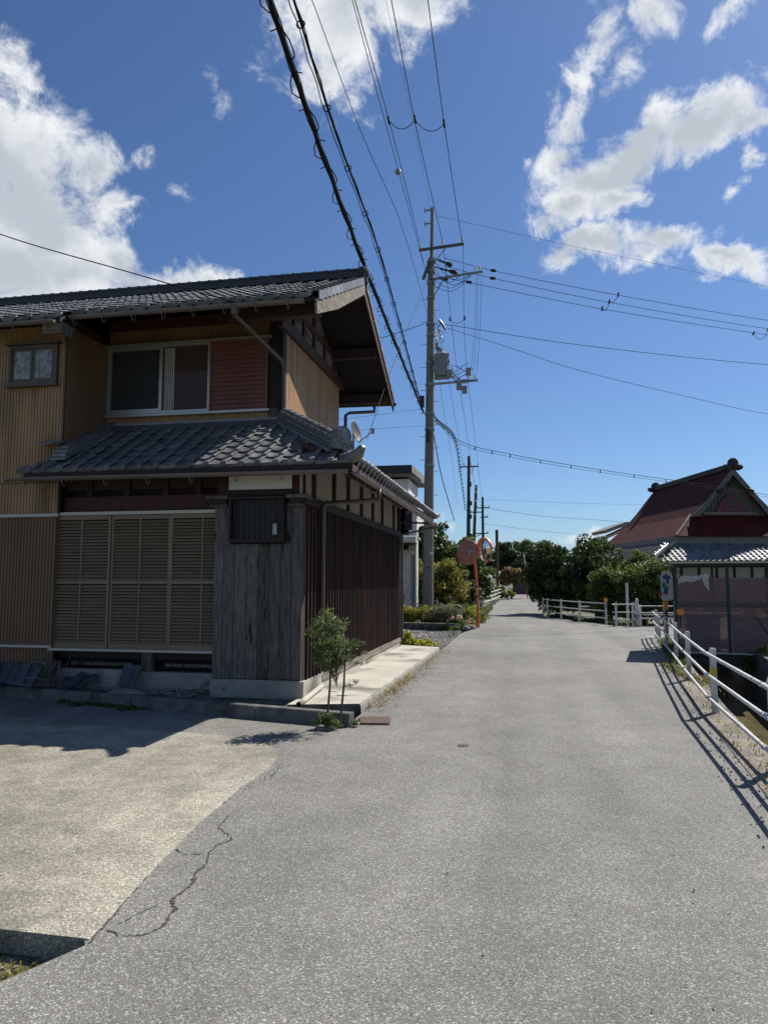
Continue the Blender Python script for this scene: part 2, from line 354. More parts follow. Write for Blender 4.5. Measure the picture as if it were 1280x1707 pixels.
M['leaf_dark'] = leafm('leaf_dark', (.030,.055,.018), (.055,.090,.028), .35)
M['leaf_mid'] = leafm('leaf_mid', (.085,.13,.030), (.13,.18,.045), .5)
M['leaf_yellow'] = leafm('leaf_yellow', (.30,.25,.055), (.15,.16,.045), .5)
M['leaf_red'] = leafm('leaf_red', (.34,.21,.11), (.22,.18,.08), .5)
M['leaf_bright'] = leafm('leaf_bright', (.42,.40,.045), (.22,.27,.04), .55)
M['leaf_grey'] = leafm('leaf_grey', (.13,.14,.08), (.18,.17,.10), .45)
M['leaf_sap'] = leafm('leaf_sapling', (.17,.21,.075), (.09,.125,.045), .5)
M['leaf_mossy'] = leafm('leaf_mossy', (.15,.16,.04), (.20,.17,.06), .4)
M['petal'] = mat('petal', (.70,.30,.28), (.80,.60,.45), 8, .6, island=.3)
M['bench'] = mat('weathered_plank', (.22,.21,.18), (.14,.13,.11), 6, .9)
# water
def water():
    m = mat('canal_water', (.10,.085,.04), (.17,.145,.075), 2.2, .12, .5, 6, stretch=(1,.6,1), spec=.5)
    return m
M['water'] = water()
def glassm(name, c, rough=.06, spec=.6):
    return mat(name, c, None, 3, rough, spec=spec)
M['frosted'] = mat('frosted_glass', (.30,.31,.30), (.13,.14,.13), 14, .35, ramp=(.42,.60))
M['curtaingrey'] = mat('grey_blind', (.10,.10,.085), (.07,.07,.06), 3, .9)
M['glass'] = glassm('window_glass', (.03,.03,.03))
def sheer(name, c, a, rough=.4):
    m = bpy.data.materials.new(name); m.use_nodes = True; t = m.node_tree; b = t.nodes['Principled BSDF']
    b.inputs['Base Color'].default_value = (*c, 1); b.inputs['Roughness'].default_value = rough
    tr = t.nodes.new('ShaderNodeBsdfTransparent'); tr.inputs[0].default_value = (.75, .68, .66, 1)
    ms = t.nodes.new('ShaderNodeMixShader'); ms.inputs[0].default_value = a
    t.links.new(tr.outputs[0], ms.inputs[1]); t.links.new(b.outputs[0], ms.inputs[2]); t.links.new(ms.outputs[0], t.nodes['Material Output'].inputs[0])
    return m
M['poly'] = sheer('tinted_corrugated_plastic', (.32,.235,.245), .62)
M['clearglass'] = sheer('clear_pane', (.10,.10,.10), .25, .05)
M['bag'] = sheer('plastic_bag', (.65,.63,.60), .8)

# ================================================================== GROUND
ROAD = -0.1
def lerp_tab(tab, y):
    for (y0, x0), (y1, x1) in zip(tab, tab[1:]):
        if y0 <= y <= y1: return x0 + (x1-x0)*(y-y0)/(y1-y0)
    return tab[0][1] if y < tab[0][0] else tab[-1][1]
CE = [(-12,.3),(0,1.5),(5,2.05),(7.8,2.32),(10,2.53),(12.85,2.88),(15.5,3.22),(18,3.52),(21,3.9)]   # left edge of the canal
ce = lambda y: lerp_tab(CE, y)
ys = [y for y, _ in CE]
wd = 1.42                                    # canal width
g = MB()
g.poly([(-900,-200,-.26),(-60,-200,-.26),(-60,1500,-.26),(-900,1500,-.26)])
g.poly([(-60,-60,-.26),(0.2,-60,-.26),(0.2,-12,-.26)] + [(ce(y)-.3,y,-.26) for y in ys] + [(3.9-.3,21.2,-.26),(60,21.2,-.26),(60,1500,-.26),(-60,1500,-.26)])
g.poly([(.2+wd,-60,-.26),(60,-60,-.26),(60,21.2,-.26),(3.9+wd,21.2,-.26)] + [(ce(y)+wd+.02,y,-.26) for y in reversed(ys)])
g.poly([(60,-200,-.26),(900,-200,-.26),(900,1500,-.26),(60,1500,-.26)])
g.poly([(-60,-200,-.26),(60,-200,-.26),(60,-60,-.26),(-60,-60,-.26)])
struct('ground', g, M['grass'])
# far low hills
def hill(pts, y, h, d):
    g = MB(); n = 60
    for i in range(n+1):
        x = pts[0] + (pts[1]-pts[0])*i/n
        hh = h*(.55+.3*math.sin(i*.31+h)+.15*math.sin(i*.9+1)) * math.sin(math.pi*min(1, max(0, i/n)))**.5
        g.v += [(x, y, -.5), (x, y+d*.5, hh), (x, y+d, -.5)]
    for i in range(n): a = i*3; g.f += [(a, a+3, a+4, a+1), (a+1, a+4, a+5, a+2)]
    return g
struct('hills', hill((-700,500), 620, 14, 260), M['hill'], True)

# the road: one sheet with its real outline
left = [(-14,-12),(-3.2,-6),(-3,1),(-2.4,2.3),(-2.14,2.79),(-1.98,3.12),(-2.25,3.5),(-2.35,5.2),(-2.45,6.6),(-9,7.4),(-9,9.75),(-2.0,8.2),(-2.02,17.1),
        (-2.0,19),(-2.1,21.2),(-1.9,23),(-1.62,25),(-1.65,30),(-1.75,35.5),(-1.85,43),(-2.0,56),(-1.6,70),(-1.4,80),(-3,90)]
right = [(ce(-12)-.34,-12),(ce(0)-.34,0),(ce(5)-.34,5),(ce(7.8)-.34,7.8),(ce(10)-.34,10),(ce(12.85)-.34,12.85),(ce(15.5)-.34,15.5),(ce(18)-.34,18),(3.56,21),(3.8,21.6),
         (12,22.5),(12,26.9),(3.2,27.3),(2.9,28.3),(2.1,30.2),(1.35,32.8),(.85,34.4),(1.0,40),(1.9,48),(2.4,55.6),(1.6,65),(.9,76),(-.5,90)]
def tri_sheet(outline, z):
    from mathutils.geometry import tessellate_polygon
    g = MB(); g.v = [(x, y, z) for x, y in outline]
    g.f = [tuple(t) for t in tessellate_polygon([[Vector((x, y, 0)) for x, y in outline]])]
    a = [g.v[i] for i in g.f[0]]
    fs = []
    for t in g.f:
        p, q, r_ = [Vector(g.v[i]) for i in t]
        fs.append(t if (q-p).cross(r_-p).z > 0 else tuple(reversed(t)))
    g.f = fs; return g
struct('road', tri_sheet(left + list(reversed(right)), ROAD), M['asphalt'])
# concrete apron in front of the house (a real slab with an edge dropping to the gutter)
ap = [(-1.99,3.165),(-2.02,3.4),(-2.1,3.92),(-2.14,4.3),(-2.19,4.72),(-2.21,5.1),(-2.24,5.57),(-2.22,6.0),(-2.25,6.45),(-2.34,6.8),(-2.6,7.12),(-3.1,7.38),(-4.2,7.5),(-6.6,8.0),(-14,9.3),(-14,3.0),(-4,3.10),(-2.46,3.17)]
g = tri_sheet(ap, ROAD+.006)
n = len(ap)
for i in range(n):
    (x0, y0), (x1, y1) = ap[i], ap[(i+1) % n]
    g.add([(x0,y0,ROAD+.006),(x1,y1,ROAD+.006),(x1,y1,-.32),(x0,y0,-.32)], [(0,1,2,3)])
struct('concrete_apron', g, M['apron'])
struct('gutter_floor', tri_sheet([(-14,-2),(-2.7,-2),(-2.7,1.6),(-2.2,2.6),(-1.9,3.2),(-14,3.3)], -.20), M['mossy'])
# gravel yard and soil by the house
struct('gravel_yard', tri_sheet([(-12,17.45),(-1.99,16.9),(-1.97,19.6),(-2.2,21.4),(-2.6,23.2),(-3.2,23.8),(-12,25.2)], ROAD+.012), M['gravel'])
g = MB(); nx, ny = 44, 12                    # uneven soil between kerb and house
for j in range(ny+1):
    for i in range(nx+1):
        x = -14 + (14-2.95)*i/nx; yk = 8.35 - (x+1.95)*.222
        y = yk + (9.9-yk)*j/ny if yk < 9.9 else 9.9+.3*j/ny
        z = -.05 + .13*min(1, j/ny*1.6) + .03*math.sin(x*7+y*5)*math.sin(y*9-x*3)
        if x > -4.2: z -= .08
        g.v.append((x, y, z))
for j in range(ny):
    for i in range(nx): a = j*(nx+1)+i; g.f.append((a, a+1, a+nx+2, a+nx+1))
struct('soil', g, M['soil'], True)
# raised concrete strip beside the side wall, rough road-side face
g = MB(); st = []
for i in range(33):
    y = 9.03 + (16.85-9.03)*i/32; st.append((-2.05+.012*math.sin(i*1.7)+.008*math.sin(i*4.1)+.0035*i, y))
top = [(-2.93,8.80)] + st + [(-2.93,17.3)]
g.v = [(x,y,0.0) for x,y in top]; g.f = [tuple(range(len(top)))]
tagp = struct('pavement', g, M['strip'])
g = MB()
for i in range(32):
    (x0,y0),(x1,y1) = st[i], st[i+1]
    g.add([(x0,y0,-.002),(x0+.015,y0,-.035),(x0+.025,y0,-.2),(x1,y1,-.002),(x1+.015,y1,-.035),(x1+.025,y1,-.2)], [(0,1,4,3),(1,2,5,4)])
struct('pavement_edge', g, M['kerbrough'])
g = MB(); g.add([(-2.93,8.80,-.002),(-2.05,9.03,-.002),(-2.02,9.03,-.2),(-2.93,8.80,-.2)], [(0,3,2,1)]); struct('pavement_end', g, M['kerbc'])
# kerb beam in front of the house, made of four cast lengths
kd = Vector((-1,.222,0)).normalized(); kn = Vector((-.222,-1,0)).normalized()
p = Vector((-1.95,8.06,0))
for i, L_ in enumerate((1.25,1.9,1.9,1.9,1.9)):
    a, b_ = p, p+kd*L_; w_ = -kn*.13
    g = MB()
    pr = [a+Vector((0,0,-.13)), a+kn*.015+Vector((0,0,-.13)), a+kn*.0+Vector((0,0,.03)), a+w_*.15+Vector((0,0,.052)), a+w_+Vector((0,0,.052)), a+w_+Vector((0,0,-.13))]
    g.prism(pr[1:], kd*(L_-.008))
    o = obj('kerb_stone', g, M['kerbc'], bevel=.008); o['kind'] = 'structure'; p = b_
# canal
for nm, pts, m in (('canal_kerb', [(ce(y)-.36,y,ROAD-.004+.012) for y in ys] + [(ce(y),y,ROAD+.008) for y in reversed(ys)], 'kerbrough'),):
    g = MB()
    k = len(ys)
    for i in range(k-1): g.poly([pts[i], pts[2*k-1-i], pts[2*k-2-i], pts[i+1]])
    struct(nm, g, M['soilkerb'] if 'soilkerb' in M else M['kerbc'])
g = MB(); 
for a, b_ in zip(ys, ys[1:]): g.poly([(ce(a),a,ROAD+.008),(ce(b_),b_,ROAD+.008),(ce(b_),b_,-1.5),(ce(a),a,-1.5)])
g.poly([(3.9,21,ROAD),(3.9+wd,21,ROAD),(3.9+wd,21,-1.5),(3.9,21,-1.5)])
struct('canal_wall_left', g, M['kerbc'])
g = MB()
for a, b_ in zip(ys, ys[1:]):
    for (o1, z1, o2, z2) in ((wd,-1.5,wd,.02),(wd,.02,wd+.22,.02),(wd+.22,.02,wd+.22,-.3)):
        g.poly([(ce(a)+o1,a,z1),(ce(b_)+o1,b_,z1),(ce(b_)+o2,b_,z2),(ce(a)+o2,a,z2)])
struct('canal_wall_right', g, M['kerbc'])
g = MB()
for a, b_ in zip(ys, ys[1:]): g.poly([(ce(a)-.01,a,-.93),(ce(a)+wd+.01,a,-.93),(ce(b_)+wd+.01,b_,-.93),(ce(b_)-.01,b_,-.93)])
struct('canal_water', g, M['water'])
# white painted line on the side road, worn asphalt cracks, metal plate, small manhole
g = MB(); g.poly([(3.5,22.2,ROAD+.005),(4.5,22.35,ROAD+.005),(4.5,22.5,ROAD+.005),(3.5,22.36,ROAD+.005)]); struct('road_marking', g, M['white'])
g = MB(); g.poly([(.9,24.6,ROAD+.005),(1.25,24.6,ROAD+.005),(1.25,24.75,ROAD+.005),(.9,24.72,ROAD+.005)]); struct('road_marking', g, M['white'])
def crack(pts, w0, nm='pavement_crack', m='crack'):
    rr = random.Random(len(pts)*31+int(w0*1000)); P = []
    for (x0,y0),(x1,y1) in zip(pts, pts[1:]):
        k = max(2, int(math.hypot(x1-x0,y1-y0)/.016))
        for i in range(k): t = i/k; P.append((x0+(x1-x0)*t+rr.uniform(-.007,.007), y0+(y1-y0)*t+rr.uniform(-.007,.007)))
    P.append(pts[-1]); g = MB()
    for i, (x, y) in enumerate(P):
        a = P[max(0,i-1)]; b_ = P[min(len(P)-1,i+1)]; d = Vector((b_[0]-a[0], b_[1]-a[1])).normalized(); nn_ = Vector((-d.y, d.x))
        ww = w0*rr.uniform(.15,1.3)
        g.v += [(x+nn_.x*ww, y+nn_.y*ww, ROAD+.0042), (x-nn_.x*ww*rr.uniform(.3,1), y-nn_.y*ww, ROAD+.0042)]
    for i in range(len(P)-1): g.f.append((2*i, 2*i+1, 2*i+3, 2*i+2))
    return struct(nm, g, M[m])
M['crack'] = mat('crack_moss', (.045,.042,.032), (.12,.11,.085), 40, 1, .8, 90, ramp=(.4,.6))
crack([(-2.06,4.95),(-2.03,4.69),(-1.95,4.62),(-1.85,4.50),(-1.90,4.40),(-1.90,4.26),(-1.84,4.11)], .0055)
crack([(-1.84,4.11),(-1.85,3.98),(-1.80,3.82),(-1.82,3.63),(-1.75,3.52),(-1.72,3.35)], .011)
crack([(-1.72,3.35),(-1.76,3.26),(-1.87,3.22),(-1.97,3.28)], .006)
crack([(-2.13,4.28),(-2.04,4.21),(-1.94,4.24)], .0045)
crack([(-1.94,3.33),(-1.90,3.45),(-1.85,3.56)], .003)
crack([(-2.1,5.9),(-2.14,6.2),(-2.07,6.35)], .004)
crack([(-1.97,3.13),(-2.02,3.45),(-2.11,3.95),(-2.20,4.72),(-2.25,5.57),(-2.23,6.0),(-2.28,6.5),(-2.4,6.85)], .005)
crack([(-2.7,7.0),(-2.9,6.6),(-2.95,6.2)], .004)
g = MB(); g.tube([(-.62,7.41,ROAD+.001),(-.62,7.41,ROAD+.006)], .06, 16); o = obj('valve_cover', g, M['rust']); tag(o, 'small round iron valve cover set in the middle of the road', 'valve cover')
t = thing('drain_plate', 'rusty brown steel plate lying on the road by the kerb end', 'drain cover', (-1.75,8.45,ROAD))
g = MB(); g.box(-.17,.17,-.2,.2,0,.018, Matrix.Translation((-1.74,8.45,ROAD+.005)) @ Matrix.Rotation(.15,4,'Z')); obj('plate', g, M['rust'], t, bevel=.003)
g = MB(); g.box(-.19,.19,-.22,.22,0,.006, Matrix.Translation((-1.74,8.45,ROAD+.0005)) @ Matrix.Rotation(.15,4,'Z')); obj('plate_frame', g, M['rust'], t)

# ================================================================== HOUSE
H = thing('house', 'old two-storey house with tan ribbed siding, dark wooden annex and grey tiled roofs', 'house', (-5,12,0))
def hp(name, mb, m, parent=None, **k): return obj(name, mb, M[m] if isinstance(m, str) else m, parent or H, **k)
def ribbed(p0, p1, z0, z1, pitch=.052, depth=.012, gap=.3, out=None):
    """vertical ribbed sheet from p0 to p1 (seen from the side of normal n)"""
    p0 = Vector((p0[0], p0[1], 0)); p1 = Vector((p1[0], p1[1], 0)); d = (p1-p0); L_ = d.length; d.normalize()
    n_ = Vector((d.y, -d.x, 0)); k = max(1, round(L_/pitch)); pt = L_/k; g = MB(); prof = []
    for i in range(k):
        a = i*pt; prof += [(a, 0), (a+pt*(1-gap), 0), (a+pt*(1-gap)+.002, -depth), (a+pt-.002, -depth)]
    prof.append((L_, 0))
    for s_, o_ in prof:
        q = p0 + d*s_ + n_*o_; g.v += [(q.x, q.y, z0), (q.x, q.y, z1)]
    for i in range(len(prof)-1): g.f.append((2*i, 2*i+2, 2*i+3, 2*i+1))
    return g
GX, GY0, GY1 = -3.63, 10.5, 14.0             # gable wall plane, front and back walls of the upper floor
AX, AY0, AY1 = -2.90, 9.28, 16.95            # annex side wall, annex front, annex back
LX, LY = -6.62, 9.36                         # left block corner
# --- wall cores (kept 3 cm behind the cladding)
g = MB(); g.box(-14, LX-.03, LY+.04, 15, 0, 5.5); g.box(-14, GX-.04, GY0+.04, GY1-.03, 0, 5.5); hp('wall_core', g, 'darkwood')
g = MB(); g.box(-6.7, AX-.06, 9.62, AY1-.05, .1, 3.05); hp('wall_core', g, 'darkwood')
# --- cladding of the left block
hp('siding', ribbed((-14,LY),(LX,LY),2.98,5.35), 'siding')
hp('siding', ribbed((-14,LY-.012),(LX,LY-.012),2.52,2.965), 'siding')
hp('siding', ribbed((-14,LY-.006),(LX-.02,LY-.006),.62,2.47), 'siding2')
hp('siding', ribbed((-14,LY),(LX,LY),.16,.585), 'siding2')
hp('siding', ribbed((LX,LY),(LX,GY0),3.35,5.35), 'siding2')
g = MB(); g.box(-14,LX+.012,LY-.04,LY+.01,2.47,2.515); hp('flashing_strip', g, 'shut_light')
g = MB(); g.box(-14,LX-.03,LY-.035,LY+.01,.585,.62); hp('flashing_strip', g, 'shut_light')
g = MB(); g.box(LX-.012,LX+.018,LY-.014,LY+.02,3.0,5.35); hp('corner_trim', g, 'bronze')
g = MB(); g.box(LX-.01,LX+.02,LY-.03,LY+.02,2.52,2.965); hp('corner_trim', g, 'darkwood')
# --- upper front wall
hp('siding', ribbed((LX,GY0),(-3.85,GY0),3.6,4.2), 'siding')
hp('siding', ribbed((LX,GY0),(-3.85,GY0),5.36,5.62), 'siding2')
g = MB(); g.box(LX,GX-.02,GY0-.03,GY0+.03,5.62,5.8); hp('head_beam', g, 'redwood')
g = MB(); g.box(-3.84,GX+.015,GY0-.03,GY0+.12,3.6,5.75); hp('corner_post', g, 'blackwood')
g = MB(); g.box(-3.84,-3.70,GY0-.034,GY0-.03,3.7,4.22); hp('weathered_panel', g, 'greywood')
# --- gable wall
hp('siding', ribbed((GX,GY0+.12),(GX,GY1),3.6,5.46,pitch=.065, depth=.016), 'siding')
g = MB(); g.box(GX-.05,GX+.06,GY0-.2,GY1+.15,5.46,5.64); hp('gable_beam', g, 'redwood')
g = MB(); g.prism([(GX-.03,GY0,5.64),(GX-.03,GY1-.02,5.64),(GX-.03,12.15,6.55)], (.04,0,0)); hp('gable_plaster', g, 'greyplaster')
for y, zt in ((10.95,5.85),(11.5,6.15),(12.1,6.5),(12.8,6.15),(13.5,5.85)):
    g = MB(); g.box(GX-.02,GX+.05,y-.06,y+.06,5.64,zt); hp('gable_strut', g, 'redwood')
g = MB(); g.box(GX-.02,GX+.055,11.1,13.2,5.93,6.03); hp('gable_tie', g, 'redwood')
for y, z in ((9.5,5.42),(10.75,6.05),(12.05,6.68),(13.4,6.02),(14.6,5.42)):
    g = MB(); g.box(-4.1,-2.74,y-.06,y+.06,z-.16,z+.03); hp('purlin', g, 'darkwood')
# --- windows
def sash_window(x0, x1, z0, z1, y, fm, name='window', panes=2, fw=.035):
    g = MB(); g.box(x0,x1,y-.06,y+.02,z1-fw,z1); g.box(x0,x1,y-.07,y+.02,z0,z0+fw); g.box(x0,x0+fw,y-.06,y+.02,z0+fw,z1-fw); g.box(x1-fw,x1,y-.06,y+.02,z0+fw,z1-fw)
    return hp(name, g, fm)
W1 = sash_window(-6.61,-4.82,4.21,5.33,GY0,'alu')
g = MB(); g.box(-6.56,-5.66,GY0-.052,GY0-.040,4.27,5.28); obj('insect_screen', g, M['screen'], W1)
g = MB()
for a in ((-6.575,-6.53,4.25,5.30),(-5.69,-5.64,4.25,5.30),(-6.53,-5.69,4.25,4.29),(-6.53,-5.69,5.26,5.30)): g.box(a[0],a[1],GY0-.058,GY0-.03,a[2],a[3])
obj('sash', g, M['alu'], W1)
g = MB(); g.box(-5.64,-4.855,GY0-.02,GY0-.012,4.25,5.29); obj('pane', g, M['clearglass'], W1)
g = MB(); g.box(-5.63,-4.86,GY0+.002,GY0+.006,4.25,5.29); obj('room_wall', g, M['curtain'], W1)
g = MB()
for i in range(5): g.tube([(-5.60+i*.035,GY0-.004,4.26),(-5.60+i*.035,GY0-.004,5.28)], .02, 6)
obj('curtain', g, M['plaster'], W1)
g = MB(); g.box(-5.66,-5.61,GY0-.03,GY0-.005,4.25,5.29); g.box(-4.88,-4.85,GY0-.03,GY0-.005,4.25,5.29); obj('sash', g, M['bronze'], W1)
g = MB(); g.box(-6.66,-3.80,GY0-.10,GY0-.0,5.335,5.365); hp('window_hood', g, 'alu')
g = MB(); g.box(-6.63,-3.82,GY0-.09,GY0-.0,4.165,4.20); hp('window_sill', g, 'alu')
# shutter box with red-brown slats
SB = MB(); SB.box(-4.815,-3.855,GY0-.085,GY0-.005,4.205,4.225); SB.box(-4.815,-3.855,GY0-.085,GY0-.005,5.305,5.33)
SB.box(-4.815,-4.785,GY0-.085,GY0-.005,4.225,5.305); SB.box(-3.885,-3.855,GY0-.085,GY0-.005,4.225,5.305); SB.box(-4.785,-3.885,GY0-.03,GY0-.005,4.225,5.305)
SB = hp('shutter_box', SB, 'redslat')
g = MB(); g.add([(0,0,0),(.9,0,0),(.9,-.035,.006),(0,-.035,.006),(0,-.02,.070),(.9,-.02,.070)], [(0,3,2,1),(3,4,5,2),(0,1,5,4)])
sm = g.mesh('slat'); sm.materials.append(M['redslat'])
for i in range(15): inst('slat', sm, SB, Matrix.Translation((-4.785, GY0-.035, 4.23+i*.0715)))
# small window of the left block
W2 = sash_window(-7.53,-6.72,4.45,5.05,LY,'bronze', fw=.05)
g = MB(); g.box(-7.57,-6.69,LY-.10,LY,5.055,5.09); g.box(-7.56,-6.69,LY-.09,LY,4.415,4.445); obj('hood', g, M['bronze'], W2)
for x0, x1, y in ((-7.48,-7.14,LY-.03),(-7.12,-6.77,LY-.045)):
    g = MB(); g.box(x0,x1,y-.01,y+.01,4.5,4.54); g.box(x0,x1,y-.01,y+.01,4.97,5.0); g.box(x0,x0+.035,y-.01,y+.01,4.54,4.97); g.box(x1-.035,x1,y-.01,y+.01,4.54,4.97); obj('sash', g, M['bronze'], W2)
    g = MB(); g.box(x0+.035,x1-.035,y-.002,y+.002,4.54,4.97)
    obj('pane', g, M['frosted'] if 'frosted' in M else M['curtain'], W2)

# --- pantiles
TW, TL, TE = .243, .275, .238
def tile_mesh():
    g = MB(); n = 9; prof = []
    for i in range(n+1):
        u = i/n; x = u*TW*1.06
        z = -.017*math.sin(math.pi*min(1,u/.66)) if u < .66 else .036*math.sin(math.pi*(u-.66)/.34*.80)
        prof.append((x, z))
    for (x, z) in prof:
        g.v += [(x, 0, z+.032), (x, TL, z+.003)]
    b = len(g.v)
    for (x, z) in prof: g.v += [(x, 0, z+.032), (x, 0.003, z+.008)]
    for i in range(n):
        a = i*2; g.f.append((a, a+2, a+3, a+1))
    for i in range(n):
        a = b+i*2; g.f.append((a, a+1, a+3, a+2))
    return g
tg = tile_mesh(); tme = tg.mesh('roof_tile')
for p_ in tme.polygons: p_.use_smooth = p_.index < 9
tme.materials.clear(); tme.materials.append(M['tile'])
# eave tile: the same with a round end disc
eg = tile_mesh()
b0 = len(eg.v)
eg.tube([(TW*.86,-.012,.026),(TW*.86,.05,.030)], .040, 10)
eg.add([(0,.0,.028),(TW*.8,.0,.028),(TW*.8,.002,-.022),(TW*.45,.002,-.036),(0,.002,-.022)], [(0,4,3,2,1)])
sg_ = tile_mesh(); sg_.tube([(TW*.86,-.03,.030),(TW*.86,.06,.034)], .058, 12); sg_.add([(0,.0,.03),(TW*.8,.0,.03),(TW*.8,.002,-.03),(TW*.4,.002,-.05),(0,.002,-.03)], [(0,4,3,2,1)])
sme = sg_.mesh('eave_tile'); sme.materials.append(M['tile'])
eme = eg.mesh('eave_tile'); eme.materials.append(M['tile'])
for me_ in (eme, sme):
    for p_ in me_.polygons: p_.use_smooth = p_.index < 9
def roof_tiles(org, xd, yd, cols, rows, keep, single, parent=None, jit=.004, em=None):
    """org: eave start; keep(x, row) says whether a tile stands at distance x along the eave"""
    parent = parent or H
    xd = Vector(xd); yd = Vector(yd).normalized(); zd = xd.cross(yd); rest = MB(); rr = random.Random(cols*7+rows)
    for r_ in range(rows):
        for c in range(cols):
            x = c*TW
            if not keep(x, r_): continue
            o = Vector(org) + xd*x + yd*(r_*TE) + zd*(rr.uniform(-jit, jit)+.012)
            Mx = frame(o, xd, yd, zd)
            if single(c, r_): inst('roof_tile', (em or eme) if r_ == 0 else tme, parent, Mx)
            else: rest.add((eg if r_ == 0 else tg).v, (eg if r_ == 0 else tg).f, Mx)
    if rest.v: obj('roof_tile_field', rest, M['tile2'], parent, kind='stuff')
PH = math.atan2(.90, 1.5); cP, sP = math.cos(PH), math.sin(PH)         # lower roof pitch
EY, EZ, EX = 8.93, 3.06, -2.13                                        # lower eave line
hipx = lambda r_: EX - (r_*TE*cP) + .02
roof_tiles((-7.02,EY,EZ), (1,0,0), (0,cP,sP), 20, 7, lambda x, r_: (-7.02+x+.1 < hipx(r_)) and (x > (0,.22,.42,.42,.42,.42,.42)[r_]-.02), lambda c, r_: True)
roof_tiles((EX+.01,EY+.02,EZ+.03), (0,1,0), (-cP,0,sP), 36, 7, lambda y, r_: y > r_*TE*cP+.02, lambda c, r_: r_ == 0, em=sme)
UH = math.atan2(1.43, 2.90); cU, sU = math.cos(UH), math.sin(UH)
roof_tiles((-2.76-TW*15,9.15,5.42), (1,0,0), (0,cU,sU), 15, 13, lambda x, r_: True, lambda c, r_: r_ < 3)
roof_tiles((-2.76-TW*15-TW*26,8.92,5.307), (1,0,0), (0,cU,sU), 26, 14, lambda x, r_: True, lambda c, r_: r_ < 2 and c > 14)
# back slope and roof decks
def deck(name, poly, m, th=.05):
    g = MB(); g.prism(poly, (0,0,-th)); return hp(name, g, m)
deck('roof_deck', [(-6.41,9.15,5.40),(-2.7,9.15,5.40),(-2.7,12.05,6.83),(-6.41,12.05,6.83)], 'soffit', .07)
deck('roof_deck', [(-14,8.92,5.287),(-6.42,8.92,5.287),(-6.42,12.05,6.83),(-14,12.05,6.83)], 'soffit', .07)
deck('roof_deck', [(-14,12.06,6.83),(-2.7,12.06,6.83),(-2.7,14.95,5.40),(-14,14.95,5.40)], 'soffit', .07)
g = MB()
yy = -.02
xb = Vector((1,0,0)); 
for r_ in range(14):
    for c in range(8):
        o = Vector((-2.74 - c*TW, 14.97, 5.42)) + Vector((0,-cU,sU))*(r_*TE)
        g.add(tg.v, tg.f, frame(o, Vector((-1,0,0)), Vector((0,-cU,sU)), Vector((0,sU,cU))))
obj('roof_tile_field', g, M['tile2'], H, kind='stuff')
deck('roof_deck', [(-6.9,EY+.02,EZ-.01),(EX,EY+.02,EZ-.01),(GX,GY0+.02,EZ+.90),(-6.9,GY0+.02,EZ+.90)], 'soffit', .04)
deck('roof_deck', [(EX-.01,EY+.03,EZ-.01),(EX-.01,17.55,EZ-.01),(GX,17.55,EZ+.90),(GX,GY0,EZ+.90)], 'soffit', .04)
g = MB(); g.box(-6,GX-.3,14,17.4,.1,3.9); hp('rear_block', g, 'darkwood')
deck('roof_deck', [(GX-.01,14.0,EZ+.9),(GX-.01,17.5,EZ+.9),(-6.2,17.5,EZ+.0),(-6.2,14.0,EZ+.0)], 'tile', .06)
# rafters under the eaves
for i in range(17):
    x = -6.8 + i*.29
    if x > -2.3: break
    g = MB(); g.bar((x,EY+.06,EZ-.075),(x,GY0-.7,EZ-.075+.9*(1.57-.76)/1.5), .045, .06); hp('rafter', g, 'redwood')
for i in range(28):
    y = 9.2 + i*.3; g = MB(); g.bar((EX-.05,y,EZ-.075),(AX-.05,y,EZ-.075+.43), .045, .06); hp('rafter', g, 'redwood')
g = MB(); g.box(-6.9,EX-.0,EY-.0,EY+.03,EZ-.13,EZ-.005); hp('fascia', g, 'darkwood')
g = MB(); g.box(EX-.035,EX-.005,EY+.03,17.5,EZ-.13,EZ-.012); hp('fascia', g, 'redwood')
# flashing rows at the foot of the upper wall, stack of flat tiles beside the return wall
g = MB(); g.box(LX,GX+.02,GY0-.24,GY0+.0,3.86,3.915); hp('wall_flashing', g, 'ridgeblack')
g = MB(); g.box(LX,GX+.02,GY0-.20,GY0+.0,3.918,3.96); hp('wall_flashing', g, 'ridgeblack')
g = MB(); g.box(LX,GX+.02,GY0-.16,GY0,3.963,4.005); hp('wall_flashing', g, 'ridgeblack')
g = MB(); g.box(LX,GX+.02,GY0-.12,GY0,4.008,4.05); hp('wall_flashing', g, 'tile')
for k in range(4):
    g = MB(); o_ = k*.045
    g.prism([(LX+.0,LY-.25+o_,3.26+o_+.06*k*.3),(LX+.24-k*.02,LY-.25+o_,3.26+o_+.06*k*.3),(LX+.24-k*.02,GY0,3.96+o_*.8),(LX+.0,GY0,3.96+o_*.8)], (0,0,.035)); hp('noshi_tile', g, 'tile')
g = MB(); g.prism([(LX-.30,LY-.16,3.50),(LX+.05,LY-.28,3.50),(LX+.05,LY-.02,3.56),(LX-.30,LY-.02,3.56)], (0,0,.03)); hp('metal_cap', g, 'rooftrim')
